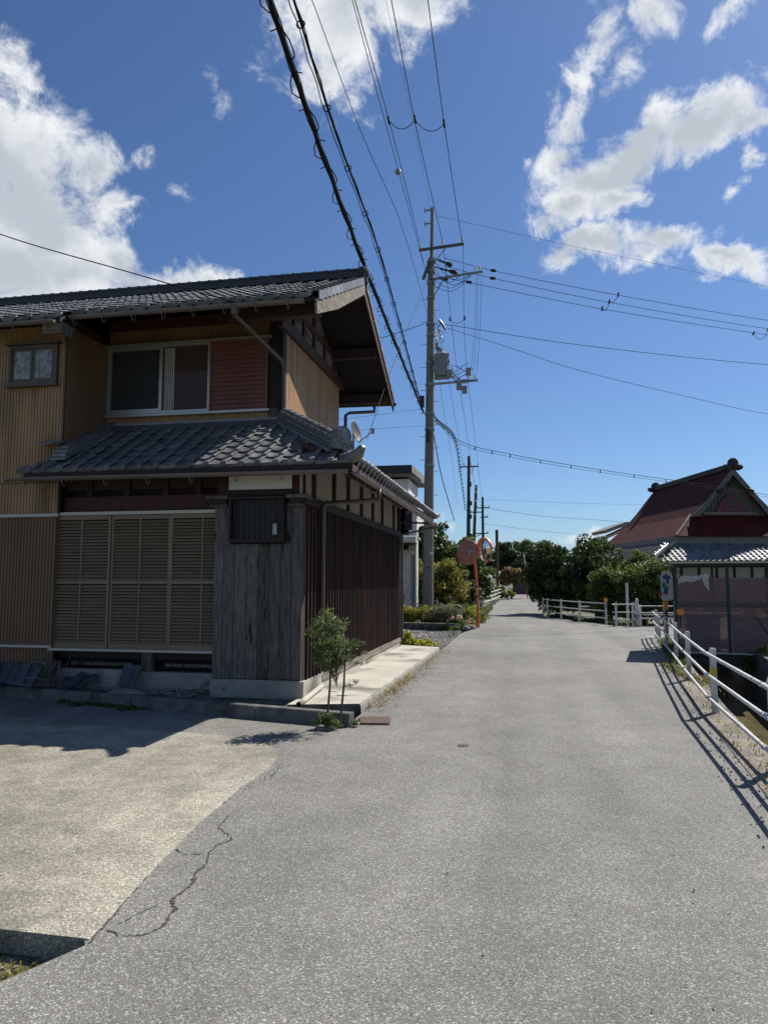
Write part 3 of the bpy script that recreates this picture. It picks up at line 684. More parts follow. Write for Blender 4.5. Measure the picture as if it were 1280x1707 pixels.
# ridges
def ridge(p0, p1, layers, w0, hh, capr, seg, parent=None, tm='tile', mm='kerbc'):
    p0, p1 = Vector(p0), Vector(p1); d = p1-p0; L_ = d.length; d.normalize(); s_ = d.cross(Vector((0,0,1))).normalized(); up = s_.cross(d)
    for k in range(layers):
        wk = w0*(1-.10*k) + (.03 if k in (0, layers-1) else 0); a = p0+up*(hh*k); b_ = p1+up*(hh*k); g = MB()
        g.add([a-s_*wk/2, a+s_*wk/2, a+s_*wk/2+up*hh*.78, a-s_*wk/2+up*hh*.78, b_-s_*wk/2, b_+s_*wk/2, b_+s_*wk/2+up*hh*.78, b_-s_*wk/2+up*hh*.78],
              [(0,1,2,3),(7,6,5,4),(0,4,5,1),(1,5,6,2),(2,6,7,3),(3,7,4,0)])
        obj('ridge_layer', g, M[tm], parent or H)
        g = MB(); wk *= .85; g.add([a-s_*wk/2+up*hh*.7, a+s_*wk/2+up*hh*.7, a+s_*wk/2+up*hh*1.05, a-s_*wk/2+up*hh*1.05, b_-s_*wk/2+up*hh*.7, b_+s_*wk/2+up*hh*.7, b_+s_*wk/2+up*hh*1.05, b_-s_*wk/2+up*hh*1.05],
              [(0,1,2,3),(7,6,5,4),(0,4,5,1),(1,5,6,2),(2,6,7,3),(3,7,4,0)])
        obj('ridge_mortar', g, M[mm], parent or H)
    top_ = up*(hh*layers); n_ = int(L_/seg)
    g = MB(); q = 7
    for e, (l, rad) in enumerate(((0,capr),(seg*.80,capr*.96),(seg*.80,capr*1.14),(seg*1.0,capr*1.14))):
        for k in range(q+1):
            t_ = math.pi*k/q; g.v.append((l, rad*math.cos(t_), rad*math.sin(t_)))
    for e in range(3):
        for k in range(q): a = e*(q+1)+k; g.f.append((a, a+1, a+q+2, a+q+1))
    g.f.append(tuple(range(q, -1, -1))); g.f.append(tuple(3*(q+1)+k for k in range(q+1)))
    me = g.mesh('ridge_tile'); me.materials.append(M[tm])
    for i in range(n_):
        inst('ridge_tile', me, parent or H, frame(p0 + top_ - up*.01 + d*(i*L_/n_), d, -s_, up) if False else frame(p0 + top_ - up*.01 + d*(i*L_/n_), d, s_*-1, up))
ridge((-13.9,12.05,6.85), (-2.74,12.05,6.85), 4, .34, .045, .062, .20, tm='ridgeblack', mm='ridgeblack')
ridge((GX+.02,GY0-.02,EZ+.90), (EX-.28,EY+.32,EZ+.19), 4, .27, .05, .066, .205)
def onigawara(p, d, s_, size, parent=None, tm='tile'):
    d = Vector(d).normalized(); s_ = Vector(s_); up = Vector((0,0,1)); g = MB(); p = Vector(p)
    g.tube([p - d*.05, p + d*.05], size, 20); g.tube([p + d*.05, p + d*.085], [size*.82, size*.78], 20); g.tube([p+d*.085, p+d*.11], [size*.5, size*.42], 14)
    for sg in (-1, 1):
        for (a, b_, r_) in ((1.0,-.75,.42),(1.25,-1.05,.3),(.75,-.1,.25)):
            q = p + s_*sg*size*a*.8 + up*size*b_; g.tube([q-d*.045, q+d*.06], size*r_, 12)
    g.box(-size*.9,size*.9,-.04,.04,-size*1.3,-size*.2, frame(p, s_, d, up))
    return obj('ridge_end_ornament', g, M[tm], parent or H)
hd = Vector((1,-1,0)).normalized(); onigawara((EX-.22,EY+.26,EZ+.40), hd, Vector((1,1,0)).normalized(), .135)
onigawara((-2.70,12.05,6.98), (1,0,0), (0,1,0), .12, tm='ridgeblack')
# upturned corner tile
g = MB(); g.tube([(EX-.30,EY+.30,EZ+.10),(EX-.05,EY+.05,EZ+.06),(EX+.10,EY-.10,EZ+.09),(EX+.17,EY-.17,EZ+.17)], [.07,.08,.075,.045], 12); hp('corner_tile', g, 'tile', smooth=True)
g = MB(); g.tube([(EX-.25,17.5,EZ+.14),(EX-.02,17.62,EZ+.06),(EX+.08,17.78,EZ+.1)], [.08,.085,.06], 10); hp('corner_tile', g, 'tile', smooth=True)
# verge (right edge of the main roof): verge tiles and barge boards
for sgn, y0 in ((1,9.13),(-1,14.97)):
    for k in range(13):
        a = Vector((-2.70,y0,5.43)) + Vector((0,sgn*cU,sU))*(k*TE); b_ = a + Vector((0,sgn*cU,sU))*(TE*1.1); g = MB()
        g.add([a+Vector((-.12,0,.075)),a+Vector((.05,0,.055)),a+Vector((.055,0,-.075)),b_+Vector((-.12,0,.05)),b_+Vector((.05,0,.03)),b_+Vector((.055,0,-.10))],
              [(0,1,4,3),(1,2,5,4)]) if sgn > 0 else g.add([a+Vector((-.12,0,.075)),a+Vector((.05,0,.055)),a+Vector((.055,0,-.075)),b_+Vector((-.12,0,.05)),b_+Vector((.05,0,.03)),b_+Vector((.055,0,-.10))],
              [(0,3,4,1),(1,4,5,2)])
        o = hp('verge_tile', g, 'tile'); md = o.modifiers.new('t', 'SOLIDIFY'); md.thickness = .018
g = MB(); g.prism([(-2.70,9.08,5.34),(-2.70,9.08,5.13),(-2.70,10.2,5.62),(-2.70,12.03,6.58),(-2.70,12.03,6.79)], (.035,0,0)); hp('barge_board', g, 'barge')
g = MB(); g.prism([(-2.70,15.02,5.34),(-2.70,12.04,6.79),(-2.70,12.04,6.60),(-2.70,15.02,5.17)], (.03,0,0)); hp('barge_board', g, 'redwood')
g = MB(); g.box(-6.45,-6.41,8.95,9.25,5.08,5.24); hp('eave_end_board', g, 'greywood')
g = MB(); g.box(-6.72,-6.455,8.95,9.0,5.08,5.24); hp('eave_end_board', g, 'barge')
# gutters
def half_gutter(p0, p1, r_, m='gutter', name='gutter', sag=.0):
    p0, p1 = Vector(p0), Vector(p1); d = (p1-p0).normalized(); s_ = d.cross(Vector((0,0,1))).normalized(); g = MB(); q = 8
    for pp in (p0, p1):
        for rad in (r_, r_*.88):
            for k in range(q+1):
                t_ = math.pi*k/q; v = pp + s_*rad*math.cos(t_) + Vector((0,0,-rad*math.sin(t_))); g.v.append(tuple(v))
    o = q+1
    for k in range(q):
        g.f += [(k, 2*o+k, 2*o+k+1, k+1), (o+k, o+k+1, 3*o+k+1, 3*o+k)]
    for k in (0, q): g.f.append((k, o+k, 3*o+k, 2*o+k))
    g.f.append(tuple(range(q+1))); g.f.append(tuple(2*o+k for k in range(q+1)))
    return hp(name, g, m, smooth=False)
def hook(p, s_, parent=None, r_=.062, m='gutter'):
    p = Vector(p); s_ = Vector(s_); g = MB(); pts = [p - s_*r_*1.0 + Vector((0,0,.06))]
    for k in range(9): t_ = math.pi*(1-k/8); pts.append(p + s_*r_*math.cos(t_) + Vector((0,0,-r_*math.sin(t_)*2.1)))
    g.tube(pts, .0055, 5); return hp('gutter_bracket', g, m)
half_gutter((-7.14,EY-.05,EZ-.08), (EX-.05,EY-.05,EZ-.10), .052)
for i in range(8): hook((-6.85+i*.63,EY-.05,EZ-.085), (0,-1,0))
half_gutter((EX+.04,EY+.0,EZ-.12), (EX+.04,17.6,EZ-.16), .055)
for i in range(11): hook((EX+.05,EY+.35+i*.78,EZ-.12), (1,0,0), r_=.07)
half_gutter((-14,8.86,5.245), (-6.46,8.86,5.235), .052)
half_gutter((-6.38,9.09,5.36), (-2.85,9.09,5.35), .052)
for i in range(8): hook((-6.3+i*.46,9.09,5.355), (0,-1,0))
for i in range(4): hook((-6.6-i*.5,8.86,5.24), (0,-1,0))
half_gutter((-4.4,15.0,5.36), (-2.62,15.0,5.34), .055, 'black')
g = MB(); g.tube([(-3.1,15.0,5.3),(-3.1,15.0,5.18),(-3.55,14.6,5.08),(-3.60,14.45,5.0),(-3.60,14.42,4.6),(-3.60,14.42,3.9)], .035, 8); hp('downpipe', g, 'bronzepipe')
g = MB(); g.tube([(-3.85,9.09,5.30),(-3.85,9.12,5.2),(-3.60,10.36,4.92),(-3.58,10.41,4.82),(-3.58,10.41,3.95)], .032, 8); hp('downpipe', g, 'bronzepipe')
g = MB(); g.tube([(-3.85,9.09,5.33),(-3.85,9.09,5.20)], [.07,.045], 10); hp('gutter_outlet', g, 'bronzepipe')
# side downpipe that runs back from the gutter to the annex wall
g = MB(); g.tube([(EX+.05,10.4,EZ-.15),(EX+.05,10.4,EZ-.33),(AX+.09,10.07,EZ-.40),(AX+.07,10.05,EZ-.46),(AX+.07,10.05,.35)], .036, 10); hp('downpipe', g, 'bronzepipe', smooth=True)
g = MB(); g.tube([(EX+.05,17.5,EZ-.13),(EX+.05,17.5,EZ-.22),(AX+.05,17.1,EZ-.42),(AX+.05,17.06,.1)], .034, 10); hp('downpipe', g, 'bronzepipe')
g = MB(); g.tube([(AX+.0,17.0,EZ-.13),(EX+.05,17.5,EZ-.13)], .024, 8); hp('gutter_stay', g, 'darkwood')
# --- annex front: weathered planks on a concrete plinth
xs = [-4.16,-4.02,-3.86,-3.69,-3.52,-3.36,-3.2,-3.05,AX]
WX0, WX1, WZ0, WZ1 = -3.92, -3.14, 2.06, 2.68
for a, b_ in zip(xs, xs[1:]):
    zt = WZ0-.02 if (a > -4.05 and b_ < -3.0) else 2.60
    g = MB(); g.box(a+.003, b_-.003, AY0-random.uniform(0,.006), AY0+.03, .235+random.uniform(-.006,.006), zt); hp('plank', g, 'greywood', bevel=.004)
for a, b_ in ((-4.02,-3.935),(-3.125,-3.05)):
    g = MB(); g.box(a, b_-.003, AY0, AY0+.03, WZ0-.02, 2.60); hp('plank', g, 'greywood')
g = MB(); g.box(-4.17,AX+.0,AY0-.03,9.6,-.02,.225); hp('plinth', g, 'conc', bevel=.01)
g = MB(); g.box(-4.16,AX-.035,AY0+.035,9.6,.225,2.6); hp('wall_core', g, 'blackwood')
for a, b_ in ((-4.26,-3.935),(-3.125,AX+.05)):
    g = MB(); g.box(a, b_, AY0-.09, AY0+.25, 2.655, 2.70); hp('cap_board', g, 'greywood')
    g = MB(); g.box(a+.05, b_-.04, AY0-.05, AY0+.2, 2.60, 2.65); hp('cap_board', g, 'darkwood')
    g = MB(); g.box(a+.05, b_-.03, AY0-.06, AY0+.0, 2.55, 2.575); hp('cap_board', g, 'greywood')
g = MB(); g.box(-3.95,-3.04,AY0-.02,AY0+.2,2.70,2.76); hp('cap_board', g, 'darkwood')
LW = MB()
for a in ((WX0,WX1,WZ1-.035,WZ1),(WX0,WX1,WZ0,WZ0+.04),(WX0,WX0+.035,WZ0+.04,WZ1-.035),(WX1-.035,WX1,WZ0+.04,WZ1-.035)): LW.box(a[0],a[1],AY0-.10,AY0+.02,a[2],a[3])
LW = hp('lattice_window', LW, 'darkwood')
for i in range(9):
    x = WX0+.075+i*.077; g = MB(); g.box(x-.006,x+.006,AY0-.085,AY0-.07,WZ0-.02,WZ1+.0); obj('bar', g, M['darkwood'], LW)
g = MB(); g.box(WX0+.035,WX1-.035,AY0-.005,AY0+.005,WZ0+.04,WZ1-.035); obj('pane', g, M['clearglass'], LW)
g = MB(); g.box(WX0+.03,WX1-.03,AY0+.018,AY0+.022,WZ0+.04,WZ1-.035); obj('room_depth', g, M['dark'], LW)  # flat dark sheet painting the unlit room behind the glass
g = MB()
for i in range(7): g.tube([(WX0+.42+i*.04,AY0+.010,WZ0+.2),(WX0+.42+i*.04,AY0+.010,WZ1-.05)], .014, 5)
obj('blind', g, M['curtaingrey'] if 'curtaingrey' in M else M['plaster'], LW)
g = MB(); g.box(WX0+.61,WX0+.68,AY0-.03,AY0-.012,WZ0+.1,WZ0+.25); obj('white_bottle', g, M['white'], LW)
# sign board and beams above
g = MB(); g.box(-3.95,-3.05,AY0-.03,AY0-.0,2.785,2.985); hp('blank_board', g, 'whiteboard')
g = MB(); g.box(-4.12,-3.96,AY0,AY0+.1,2.70,3.2); hp('beam_post', g, 'redwood')
g = MB(); g.box(-3.04,-2.95,AY0,AY0+.1,2.70,3.2); hp('beam_post', g, 'redwood')
g = MB(); g.box(-3.955,-3.045,AY0+.01,AY0+.1,2.765,3.2); hp('wall_board', g, 'darkwood')
g = MB(); g.box(-6.6,-4.2,9.50,9.56,2.86,3.25); hp('wall_board', g, 'darkwood')
g = MB(); g.box(-6.6,-4.2,9.46,9.56,2.50,2.76); hp('red_lintel', g, 'redwood')
for x in (-6.2,-5.6,-5.0,-4.5): 
    g = MB(); g.box(x-.04,x+.04,9.45,9.5,2.76,3.25); hp('wall_stud', g, 'darkwood')
# annex side: plinth, sill, boards, battens, plaster panels between studs
g = MB(); g.box(AX-.05,AX+.035,AY0+.0,AY0+1.0,-.02,.215); g.box(AX-.05,AX+.03,AY0+1.0,AY1,-.02,.10); hp('plinth', g, 'strip')
g = MB(); g.box(AX-.04,AX+.045,AY0+.9,AY1,.10,.20); hp('sill_beam', g, 'barge')
ny = 46; rr = random.Random(3)
for i in range(ny):
    a = AY0+.035 + (AY1-AY0-.035)*i/ny; b_ = AY0+.035 + (AY1-AY0-.035)*(i+1)/ny
    g = MB(); g.box(AX-.03,AX+rr.uniform(-.003,.003),a+.002,b_-.002,.215,2.58); hp('side_board', g, 'sidewood' if (i < 3 or rr.random() < .12) else 'blackwood')
    if i: g = MB(); g.box(AX+.003,AX+.030,a-.011,a+.011,.205,2.58); hp('batten', g, 'sidewood')  # redder than most boards: sunlit batten edges put into the colour
g = MB(); g.box(AX-.03,AX+.045,AY0-.0,AY1+.03,2.58,2.70); hp('band_board', g, 'blackwood')
g = MB(); g.box(AX-.04,AX+.03,AY1-.04,AY1+.06,-.0,3.25); hp('corner_post', g, 'darkwood')
g = MB(); g.box(AX-.08,AX-.035,AY0+.01,AY1-.04,2.70,3.32); hp('plaster_wall', g, 'plaster')
for y in (9.86,10.98,11.92,12.95,13.98,14.97,16.34): g = MB(); g.box(AX-.06,AX+.005,y-.055,y+.055,2.70,3.40); hp('wall_stud', g, 'redwood')
for y in (9.42,): g = MB(); g.box(AX-.06,AX-.01,y-.03,y+.03,2.70,3.38); hp('wall_stud', g, 'darkwood')
g = MB(); g.box(AX-.0,AX+.06,AY0-.1,17.3,3.30,3.38); hp('eave_beam', g, 'redwood')
g = MB(); g.box(-2.945,AX-.03,AY0+.03,AY0+.05,2.70,3.2); hp('plaster_wall', g, 'plaster')
# --- storm shutters with louvres
def louvre_shutter(x0, x1, y, mids):
    g = MB(); z0, z1, zm = .585, 2.48, 1.52; fw = .032
    for a in ((x0,x1,z0,z0+.07),(x0,x1,z1-.06,z1),(x0,x1,zm-.025,zm+.025)): g.box(a[0],a[1],y-.03,y+.01,a[2],a[3])
    cols = [x0] + mids + [x1]
    for i, xx in enumerate(cols):
        w_ = fw if i in (0, len(cols)-1) else .022
        a = xx if i == 0 else (xx-w_ if i == len(cols)-1 else xx-w_/2)
        for (za, zb) in ((z0+.07,zm-.025),(zm+.025,z1-.06)): g.box(a,a+w_,y-.031,y+.009,za,zb)
    s_ = hp('storm_shutter', g, 'shutter')
    for i in range(len(cols)-1):
        a = cols[i] + (fw if i == 0 else .011); b_ = cols[i+1] - (fw if i == len(cols)-2 else .011)
        g = MB(); g.add([(0,-.022,0),(b_-a,-.022,0),(b_-a,.006,.030),(0,.006,.030),(0,-.022,-.006),(b_-a,-.022,-.006)], [(0,1,2,3),(4,5,1,0)])
        me = g.mesh('slat'); me.materials.append(M['shutter'])
        for (za, zb) in ((z0+.075,zm-.03),(zm+.03,z1-.065)):
            n_ = int((zb-za)/.0445)
            for k in range(n_): inst('slat', me, s_, Matrix.Translation((a, y, za+.006+k*(zb-za)/n_)))
    return s_
louvre_shutter(-6.68,-5.80,9.42,[-6.255])
louvre_shutter(-5.79,-4.88,9.44,[-5.345])
louvre_shutter(-4.87,-4.10,9.42,[-4.385])
g = MB(); g.box(-6.72,-4.16,9.36,9.5,2.485,2.53); hp('shutter_rail', g, 'shut_light')
g = MB(); g.box(-6.70,-4.16,9.35,9.5,.548,.583); hp('shutter_rail', g, 'shut_light')
g = MB(); g.box(-6.715,-6.685,9.385,9.47,.585,2.485); hp('shutter_frame', g, 'shut_light')
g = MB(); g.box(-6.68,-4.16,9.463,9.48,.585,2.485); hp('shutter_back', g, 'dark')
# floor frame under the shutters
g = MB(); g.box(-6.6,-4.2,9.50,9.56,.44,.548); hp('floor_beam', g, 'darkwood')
g = MB(); g.box(-6.6,-4.2,9.60,9.62,.1,.44); hp('crawl_space', g, 'dark')  # dark sheet painting the unlit space under the floor
for x0, x1 in ((-6.4,-5.45),(-4.95,-4.2)): g = MB(); g.box(x0,x1,9.47,9.53,.34,.385); hp('vent_board', g, 'greywood')
g = MB(); g.box(-5.28,-5.13,9.44,9.55,.2,.55); hp('floor_post', g, 'greywood')
for x0, x1, z in ((-6.58,-5.40,.29),(-5.39,-4.2,.27)): g = MB(); g.box(x0,x1,9.42,9.56,-.05,z); hp('footing_block', g, 'conc')
# satellite dish
t = thing('satellite_dish', 'small grey satellite dish behind the tiled hip of the lower roof', 'satellite dish', (-2.8,12,3.6))
g = MB(); n_ = 20; c = Vector((-2.8,12,4.12)); ax = Vector((.90,-.16,.22)).normalized(); a_ = ax.cross(Vector((0,0,1))).normalized(); b_ = a_.cross(ax)
g.v.append(tuple(c - ax*.05))
for j, (rad, off) in enumerate(((.10,-.035),(.165,-.013),(.195,0))):
    for k in range(n_):
        t_ = 2*math.pi*k/n_; g.v.append(tuple(c + ax*off + a_*rad*math.cos(t_) + b_*rad*1.05*math.sin(t_)))
for k in range(n_): g.f.append((0, 1+k, 1+(k+1) % n_))
for j in range(2):
    for k in range(n_): g.f.append((1+j*n_+k, 1+(j+1)*n_+k, 1+(j+1)*n_+(k+1) % n_, 1+j*n_+(k+1) % n_))
o = obj('dish', g, M['dishgrey'], t, smooth=True); md = o.modifiers.new('s','SOLIDIFY'); md.thickness = .008
g = MB(); g.tube([(-2.85,12,3.5),(-2.85,12,4.1),tuple(c-ax*.05)], .018, 8); obj('mast', g, M['steel'], t)
g = MB(); g.tube([tuple(c-b_*.2), tuple(c+ax*.28-b_*.1)], .01, 6); g.cbox(tuple(c+ax*.3-b_*.09), .06,.06,.09); obj('receiver_arm', g, M['steel'], t)

# ================================================================== UTILITY POLES
def utility_pole(base, top, r0, r1, label, mname='poleconc', group='utility poles along the road'):
    t = thing('utility_pole', label, 'utility pole', base, group)
    g = MB(); g.tube([base, tuple((Vector(base)+Vector(top))/2), top], [r0,(r0+r1)/2,r1], 16); obj('shaft', g, M[mname], t, smooth=False)
    return t
def insulator(p, parent, r_=.05, h=.22, m='whitewall'):
    p = Vector(p); g = MB(); g.tube([p, p+Vector((0,0,h*.4)), p+Vector((0,0,h*.45)), p+Vector((0,0,h*.7)), p+Vector((0,0,h*.72)), p+Vector((0,0,h))], [r_*.35,r_*.35,r_,r_*.7,r_*.45,r_*.4], 8)
    return obj('insulator', g, M[m], parent)
PB, PT = Vector((-3.54,27,-.2)), Vector((-3.31,27,14.1))
P1 = utility_pole(tuple(PB), tuple(PT), .215, .125, 'tall grey concrete utility pole with transformer behind the yellow-green hedge')
ppt = lambda z: PB + (PT-PB)*((z-PB.z)/(PT.z-PB.z))
def pp(name, g, m='steel', **k): return obj(name, g, M[m], P1, **k)
g = MB(); g.tube([tuple(ppt(13.2)+Vector((.02,-.1,0))), tuple(ppt(16.15)+Vector((.02,-.02,0)))], [.07,.065], 10); pp('mast_pipe', g, 'poleconc')
for z in (15.5,16.05): g = MB(); g.box(-3.55,-3.27,26.93,26.98,z-.02,z+.03); g.box(-3.56,-3.52,26.9,27.0,z-.09,z+.09); pp('mast_bracket', g)
def crossarm(p0, p1, w_=.09, m='greensteel', name='crossarm'): g = MB(); g.bar(p0, p1, w_, w_); return pp(name, g, m)
crossarm((-3.78,26.85,14.40), (-2.02,26.85,14.50))
crossarm((-3.25,26.85,13.18), (-1.32,26.85,13.33), .075, 'steel')
crossarm((-3.4,26.85,9.02), (-1.55,26.85,9.08), .075, 'steel')
crossarm((-3.2,26.85,12.5), (-2.8,26.85,13.2), .04, 'steel', 'arm_stay')
crossarm((-3.2,26.85,13.8), (-2.7,26.85,14.45), .035, 'steel', 'arm_stay')
crossarm((-3.62,26.85,13.2), (-3.35,26.85,13.95), .10, 'greensteel', 'side_arm')
for p_ in ((-3.72,26.85,14.45),(-2.85,26.85,14.50),(-2.08,26.85,14.55),(-1.45,26.85,13.36),(-1.6,26.85,13.36),(-1.9,26.85,9.1),(-1.65,26.85,9.1)): insulator(p_, P1, .06, .22)
for a, b_, r_ in (((-3.2,26.9,14.05),(-2.5,27.05,13.75),.06),((-3.2,26.9,13.7),(-2.3,27.1,13.45),.06),((-3.1,26.9,13.25),(-2.65,27.0,13.2),.07)):
    a, b_ = Vector(a), Vector(b_); g = MB(); pts = [a + (b_-a)*(k/12) for k in range(13)]
    g.tube(pts, [.02]*3 + [r_ if k % 2 else .025 for k in range(6)] + [.09,.085,.10,.03], 8); pp('strain_insulator', g, 'black')
for p_ in ((-1.05,27.75,13.75),(-1.08,27.78,13.45),(-1.98,27.25,13.14)): g = MB(); g.tube([p_,(p_[0]+.2,p_[1]+.05,p_[2]-.02)], .06, 8); pp('connector_cover', g, 'black')
for z, k in ((13.95,1.4),(13.55,1.25),(13.1,1.3),(12.5,1.2),(11.45,1.3),(11.0,1.15),(9.9,1.15),(9.05,1.2),(7.9,1.2),(7.3,1.15),(5.9,1.1)):
    c = ppt(z); rr_ = (.215+(.125-.215)*(z+.2)/14.3)*k; g = MB(); g.tube([tuple(c-Vector((0,0,.04))), tuple(c+Vector((0,0,.04)))], rr_*1.02, 12); pp('band', g)
for i, z in enumerate([3.4+.45*k for k in range(22)]):
    c = ppt(z); s_ = 1 if i % 2 else -1; g = MB(); g.tube([tuple(c+Vector((s_*.1,-.1,0))), tuple(c+Vector((s_*.36,-.12,.0)))], .012, 5); pp('step_bolt', g)
# transformer
g = MB(); c = Vector((-2.93,26.8,9.72)); g.tube([tuple(c-Vector((0,0,.42))), tuple(c-Vector((0,0,.40))), tuple(c+Vector((0,0,.38))), tuple(c+Vector((0,0,.42))), tuple(c+Vector((0,0,.47)))], [.24,.27,.27,.28,.2], 18); TR = pp('transformer', g, 'trafo')
for k in range(9):
    g = MB(); t_ = k*.7; q = c+Vector((math.cos(t_)*.275, math.sin(t_)*.275, 0)); g.bar(tuple(q-Vector((0,0,.33))), tuple(q+Vector((0,0,.3))), .02, .05); obj('cooling_fin', g, M['trafo'], TR)
for dx, dz in ((.28,.30),(.30,.05),(.0,.47),(-.12,.47)): insulator(c+Vector((dx,-.05,dz)), TR, .05, .16, 'trafo')
g = MB(); g.box(-3.2,-2.6,26.75,26.95,9.2,9.28); pp('transformer_bracket', g)
rr = random.Random(5)
for i in range(9):     # splice bundle, small switch gear and loose jumpers
    a = Vector((-3.05+rr.uniform(-.1,.15), 26.75, 11.5-i*.13)); g = MB(); g.tube([tuple(a), tuple(a+Vector((rr.uniform(-.15,.25),0,-.2))), tuple(a+Vector((rr.uniform(0,.3),0,-.4)))], rr.choice((.02,.03,.045)), 6); pp('splice_sleeve', g, rr.choice(('steel','trafo','black')))
for i in range(10):
    a = Vector((-2.5+rr.uniform(-.3,.3), 26.7, 9.5+rr.uniform(-.4,.4))); b_ = a+Vector((rr.uniform(.2,.9),0,rr.uniform(-.5,.1))); m_ = (a+b_)/2-Vector((0,0,rr.uniform(.1,.3)))
    g = MB(); g.tube([tuple(a),tuple(m_),tuple(b_)], .012, 5); pp('jumper_wire', g, 'wire')
for i in range(5):
    a = Vector((-3.2, 26.75, 13.9-i*.25)); b_ = Vector((-2.1+rr.uniform(-.4,.6),26.8,13.2)); m_ = (a+b_)/2-Vector((0,0,.45))
    g = MB(); g.tube([tuple(a),tuple((a+m_)/2-Vector((0,0,.08))),tuple(m_),tuple((b_+m_)/2-Vector((0,0,.08))),tuple(b_)], .01, 5); pp('jumper_wire', g, 'wire')
for p_ in ((-2.25,26.7,8.85),(-2.05,26.7,8.7),(-1.9,26.75,9.4),(-2.6,26.7,9.35)): g = MB(); g.cbox(p_, .2,.15,.28); pp('switch_box', g, 'trafo')
g = MB(); g.cbox((-3.68,26.8,8.35), .16,.16,.42); pp('cable_closure', g, 'black')
g = MB(); g.cbox((-3.45,26.75,7.0), .1,.12,.5); pp('cable_closure', g, 'black')
g = MB(); g.tube([(-3.35,26.78,2.55),(-3.35,26.76,2.55)], .055, 12); pp('round_marker', g, 'white')
g = MB(); g.tube([(-3.46,26.79,2.0),(-3.46,26.77,2.0)], .04, 8); pp('bolt_hole', g, 'dark')
# further poles
P2 = utility_pole((-4.5,60,-.2), (-4.3,60,11.9), .2, .12, 'second utility pole down the road with one crossarm near its top', mname='polefar')
for nm, a, b_, w_ in (('crossarm',(-5.05,59.85,11.0),(-3.5,59.85,11.0),.1),('arm_stay',(-4.1,59.85,10.4),(-3.9,59.85,11.0),.05)): g = MB(); g.bar(a, b_, w_, w_); obj(nm, g, M['polefar'], P2)
for p_ in ((-4.72,59.85,11.05),(-4.13,59.85,11.05),(-3.53,59.85,11.05)): insulator(p_, P2, .08, .25)
for z, s_ in ((9.5,.3),(7.9,.35),(6.8,.3),(5.2,.35)): g = MB(); g.cbox((-4.25,59.8,z), s_,.3,.35); obj('pole_box', g, M['black'], P2)
P3 = utility_pole((-4.35,62,-.2), (-3.85,62,9.7), .17, .11, 'slightly leaning wooden-brown utility pole just beside the second pole', 'polefar')
g = MB(); g.bar((-4.05,61.9,5.2), (-3.2,61.9,5.6), .06, .06); obj('lamp_arm', g, M['polefar'], P3)
for z in (9.4,9.0,8.2,7.0,6.1): insulator((-3.9,61.8,z), P3, .07, .2)
P4 = utility_pole((-4.55,85,-.2), (-4.55,85,11.3), .2, .13, 'farthest utility pole with three crossarms and a small transformer', 'polefar')
for z, a, b_ in ((10.0,-5.3,-3.75),(8.9,-4.8,-3.9),(9.5,-6.0,-4.5),(7.0,-5.6,-3.9)): g = MB(); g.bar((a,84.8,z),(b_,84.8,z), .12,.12); obj('crossarm', g, M['polefar'], P4)
for x, z in ((-5.2,10.0),(-4.4,10.0),(-3.8,10.0),(-5.9,9.5),(-5.5,9.5),(-4,8.9),(-5.5,7.0),(-4.0,7.0)): insulator((x,84.8,z), P4, .1, .3)
g = MB(); g.tube([(-4.0,84.7,4.9),(-4.0,84.7,5.9)], .28, 10); g.cbox((-3.9,84.7,5.5), .7,.4,.5); obj('transformer', g, M['polefar'], P4)

